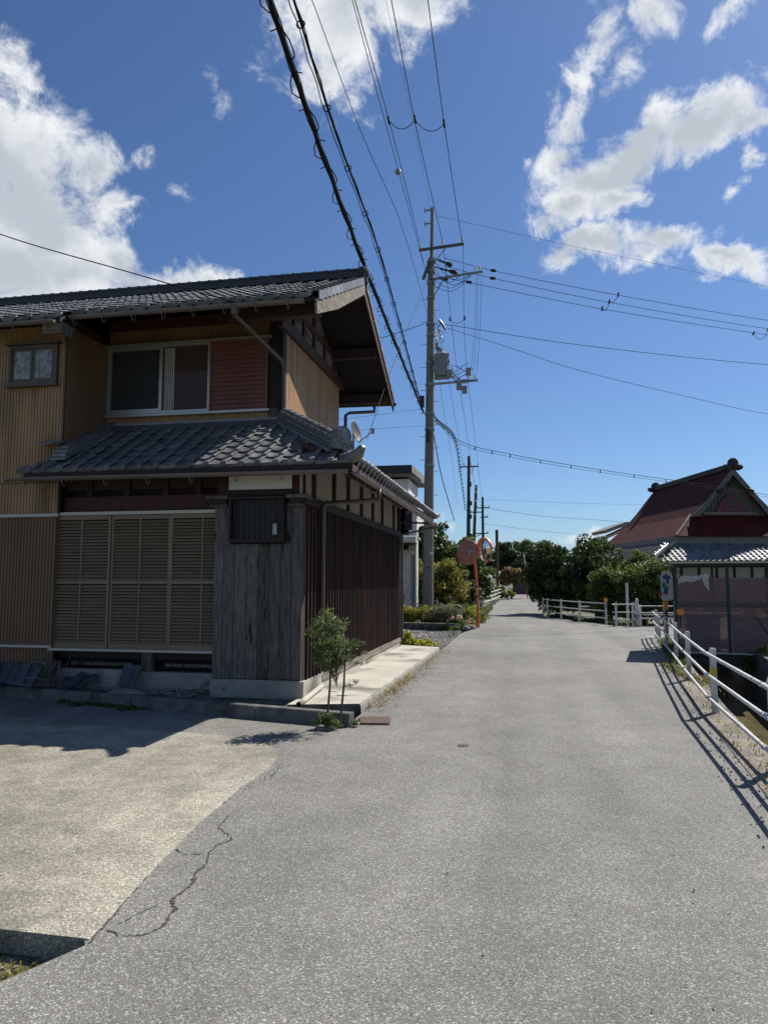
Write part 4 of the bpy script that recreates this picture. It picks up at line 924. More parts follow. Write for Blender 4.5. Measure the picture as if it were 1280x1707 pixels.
# ------------------------------------------------------------------ cables
WIRES = [
    ('A', 0.026, [(-1.19, -9.0, 7.45), (-2.29, 6.1, 7.1), (-2.48, 8.69, 7.1), (-2.81, 13.46, 7.3), (-3.61, 26.7, 7.89)]),
    ('B', 0.013, [(-1.39, -9.0, 8.35), (-2.4, 7.14, 8.0), (-2.55, 9.56, 8.0), (-2.72, 13.61, 8.1), (-3.74, 26.7, 8.36)]),
    ('C', 0.007, [(-3.28, -9.0, 10.55), (-2.95, 9.63, 10.2), (-2.9, 12.64, 10.1), (-2.84, 16.73, 10.4), (-3.46, 26.8, 11.82)]),
    ('D1', 0.011, [(-3.12, -9.0, 14.25), (-3.31, 13.92, 13.9), (-3.34, 18.42, 13.9), (-3.75, 27.0, 14.69)]),
    ('D2', 0.009, [(-2.8, -9.0, 13.75), (-3.23, 13.35, 13.4), (-3.36, 20.12, 13.4), (-3.62, 27.0, 13.9)]),
    ('E', 0.012, [(-2.01, -9.0, 14.45), (-2.59, 14.29, 14.1), (-2.7, 18.71, 14.1), (-2.85, 27.0, 14.66)]),
    ('F', 0.012, [(-1.21, -9.0, 14.45), (-1.81, 14.44, 14.1), (-1.92, 18.73, 14.1), (-2.11, 27.0, 14.64)]),
    ('G', 0.004, [(-2.78, -9.0, 16.45), (-3.14, 16.55, 16.1), (-3.21, 21.84, 16.1), (-3.32, 27.0, 16.08)]),
    ('H0', 0.006, [(-3.08, 27.0, 15.81), (3.42, 30.33, 15.3), (11.56, 35.57, 15.3), (19.3, 40.32, 15.3)]),
    ('H1', 0.011, [(-2.81, 27.0, 14.07), (-0.88, 27.8, 13.72), (3.96, 29.38, 13.0), (11.04, 34.18, 13.2), (18.09, 37.95, 13.3)]),
    ('H2', 0.011, [(-2.81, 27.0, 13.75), (-0.95, 27.8, 13.43), (3.63, 29.57, 12.8), (11.2, 34.75, 13.0), (18.41, 38.67, 13.1)]),
    ('H3', 0.011, [(-2.82, 27.0, 13.27), (-1.91, 27.3, 13.13), (3.3, 29.19, 12.4), (10.33, 33.99, 12.6), (18.69, 39.31, 12.8)]),
    ('H4', 0.011, [(-3.16, 27.0, 11.49), (1.91, 27.51, 10.5), (10.53, 32.91, 10.8), (17.04, 35.95, 11.0)]),
    ('H5', 0.009, [(-3.16, 27.0, 11.42), (-0.33, 26.97, 10.3), (1.89, 27.63, 9.6), (6.55, 30.46, 9.0), (10.66, 33.62, 8.8), (17.95, 38.23, 8.8)]),
    ('H6', 0.02, [(-3.28, 27.0, 7.89), (-2.43, 27.72, 7.0), (-0.44, 29.66, 6.7), (3.34, 32.02, 6.3), (7.93, 35.18, 6.0), (11.84, 37.91, 5.7), (21.51, 46.43, 5.6)]),
    ('L0', 0.008, [(-9.72, 9.0, 7.66), (-7.29, 8.7, 6.5), (-5.14, 8.6, 5.7), (-3.58, 9.3, 5.34)]),
    ('L1', 0.008, [(-3.58, 9.3, 5.34), (-3.15, 9.55, 5.28), (-3.07, 10.2, 5.14)]),
    ('L2', 0.012, [(-3.63, 27.0, 11.47), (-4.46, 25.5, 10.63), (-4.89, 24.5, 10.14), (-5.82, 22.0, 9.13)]),
    ('L3', 0.006, [(-3.48, 27.0, 13.25), (-2.97, 17.0, 7.01), (-2.39, 11.0, 3.78)]),
    ('L4', 0.005, [(-3.74, 27.0, 8.1), (-4.23, 22.0, 6.79), (-4.75, 18.0, 5.73)]),
    ('L5', 0.005, [(-3.65, 27.0, 7.44), (-4.23, 22.0, 6.33), (-4.74, 18.0, 5.41)]),
    ('M1', 0.011, [(-2.06, 27.0, 14.59), (-2.71, 36.0, 13.37), (-3.07, 48.0, 11.48), (-3.53, 60.0, 10.94)]),
    ('M2', 0.011, [(-2.85, 27.0, 14.61), (-3.29, 38.0, 12.73), (-3.56, 48.0, 11.49), (-4.13, 60.0, 10.96)]),
    ('M3', 0.009, [(-3.75, 27.0, 14.59), (-3.85, 38.0, 12.76), (-4.22, 50.0, 11.07), (-4.73, 60.0, 10.98)]),
    ('M4', 0.008, [(-3.25, 27.0, 11.57), (-3.93, 36.0, 10.93), (-4.43, 46.0, 9.55), (-5.31, 60.0, 7.9)]),
    ('M5', 0.02, [(-3.28, 27.0, 7.78), (-3.12, 34.0, 8.38), (-3.66, 44.0, 8.06), (-4.62, 60.0, 7.38)]),
    ('M6', 0.022, [(-3.35, 27.0, 7.66), (-3.77, 34.0, 6.6), (-3.9, 42.0, 5.01)]),
    ('N1', 0.012, [(-3.53, 60.0, 10.94), (-3.91, 72.0, 9.72), (-4.01, 85.0, 9.91)]),
    ('N2', 0.012, [(-4.13, 60.0, 10.96), (-4.33, 72.0, 9.73), (-4.63, 85.0, 10.06)]),
    ('R1', 0.02, [(-4.42, 85.0, 10.06), (2.28, 94.71, 9.8), (11.21, 101.64, 9.6), (30.74, 121.77, 9.4)]),
    ('R2', 0.015, [(-4.45, 85.0, 8.14), (2.15, 90.8, 7.6), (9.91, 97.16, 7.3), (27.38, 108.7, 7.2)]),
    ('R3', 0.007, [(-4.04, 62.0, 8.5), (6.81, 66.0, 8.28), (17.76, 70.0, 8.31)]),
    ('V1', 0.006, [(-1.56, 27.0, 13.29), (-1.67, 26.7, 10.76), (-1.86, 27.0, 9.14)]),
    ('V2', 0.006, [(-1.5, 27.0, 13.28), (-1.58, 26.7, 10.76), (-1.77, 27.0, 9.13)]),
    ('V3', 0.006, [(-1.36, 27.0, 13.22), (-1.46, 26.7, 10.75), (-1.64, 27.0, 9.12)]),
]
WL = {'A':('thickest black cable bundle running overhead from the top of the view to the pole','cable bundles overhead'),
 'B':('second looser black cable bundle just right of the thickest one','cable bundles overhead'),
 'C':('thin lone wire right of the two black bundles meeting the pole at mid height',None),
 'D1':('left one of the three power lines ending at the left end of the top crossarm','power lines overhead'),
 'D2':('thinner power line hanging just left of the left conductor','power lines overhead'),
 'E':('middle one of the three power lines over the top crossarm','power lines overhead'),
 'F':('right one of the three power lines over the tip of the top crossarm','power lines overhead'),
 'G':('faint thin earth wire reaching the top of the pole mast',None),
 'H0':('thin wire from the pole mast crossing the lower white cloud to the right',None),
 'H1':('uppermost of three insulated lines leaving the pole to the right with hanging spacers','lines leaving to the right'),
 'H2':('middle of three insulated lines leaving the pole to the right','lines leaving to the right'),
 'H3':('lowest of three insulated lines leaving the pole to the right','lines leaving to the right'),
 'H4':('nearly level service wire running right above the transformer height','lines leaving to the right'),
 'H5':('sagging service wire running right below the level one','lines leaving to the right'),
 'H6':('low bundled cable with small clips crossing in front of the red roof','lines leaving to the right'),
 'L0':('thin drop wire crossing in front of the house ridge from the left edge',None),
 'L1':('short drop wire hanging from the eave bracket to the gable wall',None),
 'L2':('service wire from the pole going left behind the gable roof',None),
 'L3':('thin diagonal wire from the pole down to the side roof near the dish',None),
 'L4':('upper of two faint wires left of the pole behind the gable','faint wires left of the pole'),
 'L5':('lower of two faint wires left of the pole behind the gable','faint wires left of the pole'),
 'M1':('right conductor running from the near pole to the second pole','lines to the second pole'),
 'M2':('middle conductor running from the near pole to the second pole','lines to the second pole'),
 'M3':('left conductor running from the near pole to the second pole','lines to the second pole'),
 'M4':('low voltage wire running from pole middle to the second pole','lines to the second pole'),
 'M5':('spiral wrapped telephone cable sagging to the second pole','lines to the second pole'),
 'M6':('thick black cable dropping steeply behind the pole into the trees',None),
 'N1':('right conductor from the second pole to the farthest pole','far lines'),'N2':('left conductor from the second pole to the farthest pole','far lines'),
 'R1':('far line leaving the farthest pole to the right above the hedge','far lines to the right'),
 'R2':('lower far line leaving the farthest pole to the right','far lines to the right'),
 'R3':('very faint far wire high above the dark trees','far lines to the right'),
 'V1':('left one of three vertical leads hanging from the right crossarm','vertical leads on the pole'),
 'V2':('middle one of three vertical leads hanging from the right crossarm','vertical leads on the pole'),
 'V3':('right one of three vertical leads hanging from the right crossarm','vertical leads on the pole')}
def spline(P, k=9):
    P = [Vector(p) for p in P]; out = []
    for i in range(len(P)-1):
        p0 = P[i-1] if i else P[0]*2-P[1]; p1, p2 = P[i], P[i+1]; p3 = P[i+2] if i+2 < len(P) else P[-1]*2-P[-2]
        # keep tangents in proportion to the segment so that uneven spacing does not overshoot
        L_ = (p2-p1).length; m1 = (p2-p0)/max(1e-6,(p2-p1).length+(p1-p0).length)*L_; m2 = (p3-p1)/max(1e-6,(p3-p2).length+(p2-p1).length)*L_
        for j in range(k):
            t_ = j/k; t2 = t_*t_; t3 = t2*t_
            out.append(p1*(2*t3-3*t2+1)+m1*(t3-2*t2+t_)+p2*(-2*t3+3*t2)+m2*(t3-t2))
    out.append(P[-1]); return out
wires = {}
for (n_, r_, pts) in WIRES:
    S_ = spline(pts); wires[n_] = S_; lab, grp = WL[n_]
    if n_ in 'AB':
        t = thing('cable_bundle', lab, 'cable', tuple(S_[-1]), grp)
        g = MB(); g.tube(S_, r_, 7); obj('cable', g, M['wire'], t, smooth=True)
        offs = ((.032,.012),(-.028,-.03),(.012,.04)) if n_ == 'A' else ((.04,-.02),(-.035,-.035),(.02,.04))
        for oi_, (ox, oz) in enumerate(offs):
            Q = []; rr = random.Random(oi_+len(n_))
            for i in range(len(S_)):
                s_ = .4+.6*abs(math.sin(i*1.1+oi_)); Q.append(tuple(S_[i]+Vector((ox*s_,0,oz*s_-(.05*abs(math.sin(i*.9)) if n_ == 'B' else 0)))))
            g = MB(); g.tube(Q, r_*(.30 if n_ == 'A' else .55), 5); obj('strand', g, M['wire'], t, smooth=True)
        # hangers: rings with short tails along the bundle
        D_ = 0; acc = [(0, S_[0])]
        seglen = [(S_[i+1]-S_[i]).length for i in range(len(S_)-1)]; tot = sum(seglen); step = .62 if n_ == 'A' else 1.5; k = int(tot/step); cur = 0; si = 0; run = 0
        for i in range(1, k):
            d_ = i*step
            while si < len(seglen)-1 and run+seglen[si] < d_: run += seglen[si]; si += 1
            p = S_[si] + (S_[si+1]-S_[si])*((d_-run)/seglen[si]); dr = (S_[si+1]-S_[si]).normalized()
            if p.y < 3 : continue
            sx = dr.cross(Vector((0,0,1))).normalized(); g = MB()
            if n_ == 'A':
                s2 = 1 if i % 2 else -1
                q = [p+sx*s2*r_*.8, p+sx*s2*(r_+.045)+dr*.12-Vector((0,0,.03)), p+sx*s2*(r_+.06)+dr*.26-Vector((0,0,.05)), p+sx*s2*(r_+.03)+dr*.40, p+sx*s2*-.02+dr*.46]
                g.tube([tuple(a) for a in q], .008, 5); g.tube([tuple(p-sx*s2*.03),tuple(p-sx*s2*(r_+.07)-Vector((0,0,.02)))], .007, 5)
            else:
                q = [p+sx*.05*math.cos(a*.785)+Vector((0,0,.05*math.sin(a*.785)-.02)) for a in range(9)]; g.tube([tuple(a) for a in q], .009, 5)
            obj('cable_hanger', g, M['wire'], t)
    elif n_ == 'M5':
        t = thing('telephone_cable', lab, 'cable', tuple(S_[0]), grp)
        g = MB(); g.tube(S_, .018, 6); obj('cable', g, M['wire'], t)
        fine = spline([tuple(p) for p in S_], 7); g = MB()
        g.tube([tuple(p+Vector((.08*math.cos(i*1.0),0,.08*math.sin(i*1.0)-.05))) for i, p in enumerate(fine)], .016, 4); obj('spiral_wrap', g, M['wire'], t)
    elif n_ == 'H6':
        t = thing('telephone_cable', lab, 'cable', tuple(S_[0]), grp)
        g = MB(); g.tube(S_, .012, 6); obj('cable', g, M['wire'], t)
        g = MB(); g.tube([tuple(p-Vector((0,0,.11))) for p in S_], .008, 6); obj('strand', g, M['wire'], t)
        for i in range(12, len(S_)-4, 3): g = MB(); p = S_[i]; g.tube([tuple(p+Vector((0,0,.0))), tuple(p-Vector((0,0,.15)))], .02, 5); obj('clip', g, M['wire'], t)
    else:
        g = MB(); g.tube(S_, r_, 6); o = obj('power_line' if r_ > .0085 else 'wire', g, M['wire'], loc=tuple(S_[0])); tag(o, lab, 'cable', grp)
def jumper(name, lab, P, r_=.011):
    t = thing(name, lab, 'wire', tuple(P[0])); g = MB(); Q = []
    for a, b_ in zip(P, P[1:]):
        a, b_ = Vector(a), Vector(b_); sag = (b_-a).length*.33
        for k in range(11): s_ = k/10; Q.append(tuple(a+(b_-a)*s_-Vector((0,0,sag*4*s_*(1-s_)))))
    g.tube(Q, r_, 5); obj('loop', g, M['wire'], t)
    for p in P: g = MB(); p = Vector(p); g.tube([tuple(p+Vector((0,-.12,.03))), tuple(p+Vector((0,.12,-.03)))], .035, 6); obj('clamp', g, M['black'], t)
jumper('spacer_loop', 'pair of wire loops linking the three overhead power lines', [(-3.335,18.0,13.88),(-2.68,18.4,14.08),(-1.92,18.73,14.08)])
g = MB(); g.ball((-3.36,19.6,13.35), .09, 10, 8); o = obj('line_ball', g, M['steel']); tag(o, 'small round silver fitting on the thin line left of the pole', 'line fitting')
jumper('spacer_loop', 'wire loops hanging where the right-hand lines are paired, nearer the pole', [(3.30,29.19,12.42),(3.63,29.57,12.82),(3.96,29.38,13.02)])
jumper('spacer_loop', 'wire loops hanging on the right-hand lines close to the right edge', [(10.33,33.99,12.58),(11.2,34.75,13.0)])
jumper('spacer_loop', 'wire loops linking two lines just right of the pole at service height', [(-2.95,30.5,12.9),(-2.3,30.5,12.9)])

# ================================================================== MIRROR POLE
t = thing('traffic_mirror', 'orange pole with round convex traffic mirror and a second mirror seen from behind', 'traffic mirror', (-1.58,25.6,ROAD))
g = MB(); g.tube([(-1.57,25.6,ROAD),(-1.60,25.6,1.3),(-1.68,25.6,2.62)], .046, 12); obj('post', g, M['orange'], t)
for z in (.95,1.3): g = MB(); g.tube([(-1.60,25.6,z),(-1.60,25.6,z+.05)], .055, 12); obj('band', g, M['rust'], t)
def round_mirror(c, ax, rad, front, back, mname, hood):
    c = Vector(c); ax = Vector(ax).normalized(); a_ = ax.cross(Vector((0,0,1))).normalized(); b_ = a_.cross(ax); n_ = 28
    g = MB(); rings = [(0,-.075),(.5,-.065),(.85,-.045),(1.0,.0),(1.04,.02),(1.04,.035),(.97,.04)]
    for f, o_ in rings:
        for k in range(n_): t_ = 2*math.pi*k/n_; g.v.append(tuple(c+ax*o_+(a_*math.cos(t_)+b_*math.sin(t_))*rad*max(f,.001)))
    for j in range(len(rings)-1):
        for k in range(n_): g.f.append((j*n_+k, j*n_+(k+1) % n_, (j+1)*n_+(k+1) % n_, (j+1)*n_+k))
    m_ = obj('mirror_back', g, M[back], t, smooth=True)
    g = MB(); rings = [(0,.10),(.4,.09),(.7,.07),(.9,.047),(.98,.036)]
    for f, o_ in rings:
        for k in range(n_): t_ = 2*math.pi*k/n_; g.v.append(tuple(c+ax*o_+(a_*math.cos(t_)+b_*math.sin(t_))*rad*max(f,.001)))
    for j in range(len(rings)-1):
        for k in range(n_): g.f.append((j*n_+k, (j+1)*n_+k, (j+1)*n_+(k+1) % n_, j*n_+(k+1) % n_))
    obj('mirror_face', g, M[front], m_, smooth=True)
    if hood:
        g = MB()
        for off, rr_ in ((-.02,1.12),(.10,1.14)):
            for k in range(15): t_ = math.pi*(-.12+1.1*k/14); g.v.append(tuple(c+ax*off+(a_*math.cos(t_)+b_*math.sin(t_))*rad*rr_))
        for k in range(14): g.f.append((k, k+1, 16+k, 15+k))
        o = obj('hood', g, M['orange'], m_, smooth=True); md = o.modifiers.new('s','SOLIDIFY'); md.thickness = .012
    return m_
round_mirror((-1.93,25.62,2.53), (.50,.86,-.05), .44, 'mirror', 'orangefade', 'm', False)
round_mirror((-1.27,25.5,2.58), (-.86,-.60,-.10), .40, 'mirror', 'orangefade', 'm', True)
g = MB(); g.box(-1.92,-1.6,25.42,25.47,2.5,2.62); g.box(-1.86,-1.80,25.40,25.46,2.35,2.62); g.box(-1.70,-1.66,25.45,25.52,2.45,2.85); g.tube([(-1.68,25.55,2.55),(-1.3,25.6,2.62)], .025, 8); obj('mounting_bracket', g, M['steel'], t)

# ================================================================== GUARD RAILS
def rail_fence(name, label, cat, posts, zs, hpost, off, ends=(0,0), group=None, rp=.040, rr_=.020, bands=(), fz=None):
    t = thing(name, label, cat, (posts[0][0], posts[0][1], ROAD), group)
    fz = fz or (lambda i: ROAD)
    for i, (x, y) in enumerate(posts):
        g = MB(); z0 = fz(i); g.tube([(x,y,z0-.1),(x,y,z0+hpost-.02),(x,y,z0+hpost)], [rp,rp,rp*.8], 14); p_ = obj('post', g, M['white'], t, smooth=False)
        if i in bands:
            g = MB(); g.tube([(x,y,z0+.46),(x,y,z0+.56)], rp+.002, 14); obj('yellow_band', g, M['yellow'], p_)
        for z in zs:
            g = MB(); g.tube([(x+off[0]*.2,y+off[1]*.2,z0+z),(x+off[0],y+off[1],z0+z)], .014, 6); g.tube([(x+off[0],y+off[1]-.02,z0+z-.0),(x+off[0],y+off[1]+.02,z0+z)], rr_+.006, 8); obj('rail_clamp', g, M['white'], p_)
    for z in zs:
        pts = [(x+off[0],y+off[1],fz(i)+z) for i, (x, y) in enumerate(posts)]
        if ends[0]: d = (Vector(pts[0])-Vector(pts[1])).normalized(); pts.insert(0, tuple(Vector(pts[0])+d*ends[0]))
        if ends[1]: d = (Vector(pts[-1])-Vector(pts[-2])).normalized(); pts.append(tuple(Vector(pts[-1])+d*ends[1]))
        # soften the kinks at the posts
        P = [Vector(p) for p in pts]; Q = [P[0]]
        for a, b_, c in zip(P, P[1:], P[2:]):
            u = (a-b_).normalized(); v = (c-b_).normalized(); k = .14; Q += [b_+u*k, b_+u*k*.4+v*k*.02, b_+v*k*.4+u*k*.02, b_+v*k]
        Q.append(P[-1]); g = MB(); g.tube([tuple(q) for q in Q], rr_, 12); obj('rail', g, M['white'], t, smooth=True)
    return t
rail_fence('guard_rail', 'white three-rail pipe fence along the canal in the right foreground', 'guard rail',
           [(1.62,.2),(1.78,2.6),(1.93,4.6),(2.12,6.95),(2.31,9.76),(2.66,12.85),(2.98,15.47),(3.27,18.03),(3.50,20.3),(3.72,22.0)], (.20,.48,.74), .80, (-.085,0), (0,.1), bands=(4,))
rail_fence('guard_rail', 'white rail fence in front of the big dark hedge across the side road', 'guard rail', [(.87,34.2),(1.03,33.0),(1.55,31.6),(2.18,29.9),(3.0,28.2)], (.24,.50,.78), .84, (0,-.06))
rail_fence('guard_rail', 'short white rail fence left of the white bollard at the side road', 'guard rail', [(3.25,27.25),(3.84,27.35)], (.24,.50,.78), .84, (0,-.06), (.05,.1))
rail_fence('guard_rail', 'short white rail fence right of the white bollard, running behind the shelter', 'guard rail', [(4.1,27.4),(5.6,27.5),(7.6,27.7)], (.28,.48,.72), .76, (0,-.06), (.1,.0))
rail_fence('guard_rail', 'long white rail fence on the left verge beyond the mirror', 'guard rail', [(-3.6,43),(-2.4,43.6),(-2.1,48),(-2.05,53),(-2.0,58),(-1.9,64),(-1.8,70)], (.35,.62,.88), .95, (.06,0), rr_=.035, rp=.06)
t = thing('bollard', 'white round bollard with pointed cap between the two short rail fences', 'bollard', (4.03,27.2,ROAD))
g = MB(); g.tube([(4.0,27.2,ROAD),(3.96,27.2,ROAD+.75),(3.96,27.2,ROAD+.86),(3.96,27.2,ROAD+.92),(3.96,27.2,ROAD+1.0)], [.10,.075,.05,.06,.02], 12); obj('body', g, M['white'], t, smooth=True)
g = MB(); g.tube([(3.98,27.2,ROAD+.25),(3.975,27.2,ROAD+.42)], .092, 12); obj('worn_band', g, M['steel'], t)
t = thing('marker_post', 'plain tall white square post standing behind the bollard', 'post', (3.75,28,ROAD))
g = MB(); g.box(3.70,3.79,27.9,27.99,ROAD-.1,ROAD+1.55); obj('post', g, M['white'], t)
t = thing('bench', 'low weathered bench behind the short white rail right of the bollard', 'bench', (4.7,28,ROAD))
g = MB(); g.box(4.3,5.35,27.9,28.2,.24,.29); obj('seat', g, M['bench'], t)
for x in (4.4,5.2,4.95): g = MB(); g.box(x,x+.06,27.95,28.0,ROAD,.24); obj('leg', g, M['bench'], t)
def reflector(x, y, z, lab, r_=.07):
    t = thing('delineator', lab, 'reflector', (x,y,z-.3)); g = MB(); g.tube([(x,y-.02,z),(x,y+.02,z)], r_, 16); obj('lens', g, M['reflector'], t)
    g = MB(); g.tube([(x,y-.021,z),(x,y+.025,z)], r_*1.0, 16); g = MB(); g.tube([(x,y+.025,z),(x,y+.04,z)], r_*1.1, 16); g.tube([(x,y+.03,z-.35),(x,y+.03,z)], .015, 6); obj('holder', g, M['black'], t)
reflector(3.0,28.1,ROAD+.92, 'orange round reflector on the end post of the fence before the dark hedge')
reflector(3.33,16.7,.86, 'large orange round reflector at the lower left of the mesh shelter', .075)
t = thing('hazard_post', 'orange and black banded hazard post left of the shelter', 'hazard post', (3.42,19.4,ROAD))
for k in range(5): g = MB(); g.tube([(3.52,19.4,ROAD+.2*k+.3),(3.52,19.4,ROAD+.2*k+.5)], .055, 12); obj('band', g, M['reflector' if k % 2 else 'black'], t)
g = MB(); g.tube([(3.52,19.4,ROAD-.1),(3.52,19.4,ROAD+.3)], .045, 12); obj('foot', g, M['steel'], t)
# warning sign with coloured shapes
t = thing('warning_sign', 'white child-height warning board with blue, green and red shapes behind the shelter corner', 'sign', (3.42,18.9,ROAD))
g = MB(); sp = []
for k in range(13): a = math.pi*k/12; sp.append((3.48+.14*math.cos(a), 18.9, 1.62+.16*math.sin(a)))
sp += [(3.34,18.9,1.1),(3.38,18.9,1.04),(3.58,18.9,1.04),(3.62,18.9,1.1)]
g.prism(sp, (0,.02,0)); obj('board', g, M['white'], t)
for m_, c, rx, rz in (('signblue',(3.47,0,1.62),.09,.07),('signblue',(3.50,0,1.52),.04,.07),('signgreen',(3.41,0,1.42),.05,.08),('signgreen',(3.47,0,1.36),.06,.05),('signblue',(3.45,0,1.26),.06,.08),('signred',(3.33,0,1.22),.035,.05),('signred',(3.29,0,1.16),.03,.03)):
    if m_ not in M: M[m_] = mat(m_, {'signblue':(.03,.07,.32),'signgreen':(.03,.22,.10),'signred':(.5,.04,.04)}[m_], None, 3, .4)
    g = MB(); g.prism([(c[0]+rx*(1+.25*math.sin(k*2.3+rx*90))*math.cos(k*.524), 18.894-.0006*len(M['signblue'].name)*rx, c[2]+rz*(1+.25*math.cos(k*1.9))*math.sin(k*.524)) for k in range(12)], (0,.004,0)); obj('printed_shape', g, M[m_], t)
g = MB(); g.tube([(3.42,18.93,ROAD),(3.42,18.93,1.4)], .02, 8); obj('post', g, M['steel'], t)

# ================================================================== MESH SHELTER (refuse shelter over the canal)
S = thing('shelter', 'green-framed refuse shelter with tinted corrugated plastic walls beside the canal fence', 'shelter', (4.3,17.6,-.1))
X0, X1, Y0, Y1, Z0, ZR = 3.34, 5.42, 17.15, 19.3, -.08, 1.95
def sp_(n_, g, m, **k): return obj(n_, g, M[m], S, **k)
for x in (X0, X1):
    for y in (Y0, Y1): g = MB(); g.box(x-.035,x+.035,y-.035,y+.035,Z0-.3,ZR); sp_('post', g, 'greenframe')
g = MB(); g.box(4.36,4.43,Y0-.03,Y0+.03,Z0,ZR-.06); sp_('post', g, 'greenframe')
g = MB(); g.box(4.20,4.25,Y1-.03,Y1+.03,Z0,ZR-.06); sp_('post', g, 'greenframe')
for y in (Y0, Y1):
    for z in (Z0-.0, ZR-.06, .98): g = MB(); g.box(X0+.035,X1-.035,y-.028,y+.028,z-.03,z+.035); sp_('beam', g, 'greenframe')
for x in (X0, X1):
    for z in (Z0-.0, ZR-.06, .98): g = MB(); g.box(x-.028,x+.028,Y0+.035,Y1-.035,z-.03,z+.035); sp_('beam', g, 'greenframe')
g = MB(); g.box(X0-.1,X1+.1,Y0-.05,Y0+.05,-.30,-.15); sp_('base_beam', g, 'greenframe')
g = MB(); g.box(X0+.03,X1-.03,Y0+.06,Y1-.06,-.14,-.11); sp_('floor', g, 'bench')
g = MB(); g.box(X0-.05,X1+.15,Y0-.12,Y0-.09,-.045,-.015); sp_('bottom_rail', g, 'white')
def corr(p0, p1, z0, z1, amp=.009, pitch=.032):
    g = MB(); p0, p1 = Vector((*p0,0)), Vector((*p1,0)); d = p1-p0; n_ = Vector((d.y,-d.x,0)).normalized(); k = int((z1-z0)/pitch*4)
    for i in range(k+1):
        z = z0+(z1-z0)*i/k; o_ = n_*amp*math.sin(i*math.pi/2)
        a, b_ = p0+o_, p1+o_; g.v += [(a.x,a.y,z),(b_.x,b_.y,z)]
    for i in range(k): g.f.append((2*i,2*i+1,2*i+3,2*i+2))
    return g
for a, b_ in (((X0+.03,Y0-.04),(4.36,Y0-.04)),((4.43,Y0-.04),(X1-.03,Y0-.04))):
    sp_('plastic_panel', corr(a, b_, Z0+.02, .99), 'poly'); sp_('plastic_panel', corr(a, b_, 1.0, 1.60), 'poly')
sp_('plastic_panel', corr((X1+.02,Y0+.03),(X1+.02,Y1-.03), Z0+.02, 1.6), 'poly')
sp_('plastic_panel', corr((X0-.02,Y0+.03),(X0-.02,Y1-.03), Z0+.02, 1.0), 'poly')
sp_('plastic_panel', corr((X0+.03,Y1+.04),(X1-.03,Y1+.04), Z0+.02, 1.6), 'poly')
g = MB(); k = 40                        # corrugated roof
for i in range(k*2+1):
    x = X0-.16+(X1-X0+.34)*i/(k*2); o_ = .018*math.sin(i*math.pi/2)
    g.v += [(x,Y0-.22,ZR+.03+o_),(x,Y1+.15,ZR+.05+o_)]
for i in range(k*2): g.f.append((2*i,2*i+2,2*i+3,2*i+1))
M['roofplastic'] = mat('roof_plastic', (.42,.40,.37), (.30,.28,.25), 2, .6)
o = sp_('roof_sheet', g, 'roofplastic'); md = o.modifiers.new('s','SOLIDIFY'); md.thickness = .004
g = MB(); g.box(X0-.14,X1+.16,Y0-.19,Y0-.15,ZR-.035,ZR+.005); sp_('eave_batten', g, 'shut_light')
for a, b_ in (((X1-.05,Y0-.05,.02),(X1-.5,Y0-.05,.75)),): g = MB(); g.bar(a, b_, .03, .03); sp_('brace', g, 'greenframe')
# refuse boxes seen through the plastic
for i, (x0, x1, z1) in enumerate(((3.55,4.25,.75),(4.5,5.2,.72))):
    t = thing('refuse_box', ('pale storage box behind the left plastic panel of the shelter','pale storage box behind the right plastic panel of the shelter')[i], 'box', ((x0+x1)/2,18.1,-.1))
    g = MB(); g.box(x0,x1,17.7,18.4,-.108,z1-.06); obj('body', g, M['whitewall'], t, bevel=.015)
    g = MB(); g.box(x0-.02,x1+.02,17.68,18.42,z1-.06,z1); obj('lid', g, M['curtain'], t, bevel=.01)
t = thing('plastic_bag', 'crumpled pale plastic sheet caught on the top left of the shelter panel', 'plastic sheet', (3.8,17.05,1.7))
g = MB(); nx, nz = 18, 8; rr = random.Random(4)
for j in range(nz+1):
    for i in range(nx+1):
        u, v = i/nx, j/nz; dep = .16+.45*max(0,(u-.78)/.22)**.6 if u > .78 else .14+.10*(1-u)
        g.v.append((3.40+u*.62, 17.06+.03*rr.uniform(-1,1)*(.3+v), 1.60+.07*u**.6+.02*math.sin(u*9)-dep*v*.62+.01*rr.uniform(-1,1)))
for j in range(nz):
    for i in range(nx): a = j*(nx+1)+i; g.f.append((a,a+1,a+nx+2,a+nx+1))
obj('sheet', g, M['bag'], t, smooth=True)

piv = Vector((3.34,17.15,0)); Rz = Matrix.Rotation(R(-10),3,'Z')
for o in [S] + [x for x in sc.objects if x.parent is None and x.name.split('.')[0] in ('refuse_box','plastic_bag')]:
    o.location = piv + Rz @ (o.location - piv); o.rotation_euler.z = R(-10)

# ================================================================== RED-ROOFED HOUSE
va = R(13.744); V_ = Vector((-math.sin(va), math.cos(va), 0)); U_ = Vector((V_.y, -V_.x, 0))
def q_(u, v, z): return tuple(U_*u + V_*v + Vector((0,0,z)))
RH = thing('red_roof_house', 'old farmhouse with steep dark red metal roof above a grey tiled skirt roof', 'house', q_(21,42,0))
def rp_(n_, g, m, **k): return obj(n_, g, M[m], RH, **k)
def uvbox(g, u0, u1, v0, v1, z0, z1):
    P = [q_(u,v,z) for z in (z0,z1) for u, v in ((u0,v0),(u1,v0),(u1,v1),(u0,v1))]
    return g.add(P, [(0,3,2,1),(4,5,6,7),(0,1,5,4),(1,2,6,5),(2,3,7,6),(3,0,4,7)])
uc = 21.27
g = MB(); uvbox(g, 16.5,26.0,37.1,49,-.2,2.95); rp_('wall', g, 'plaster')
for i in range(11):
    u = 16.5+i*.95; g = MB(); uvbox(g, u-.06,u+.06,37.04,37.1,-.2,2.7); rp_('timber_stud', g, 'darkwood')
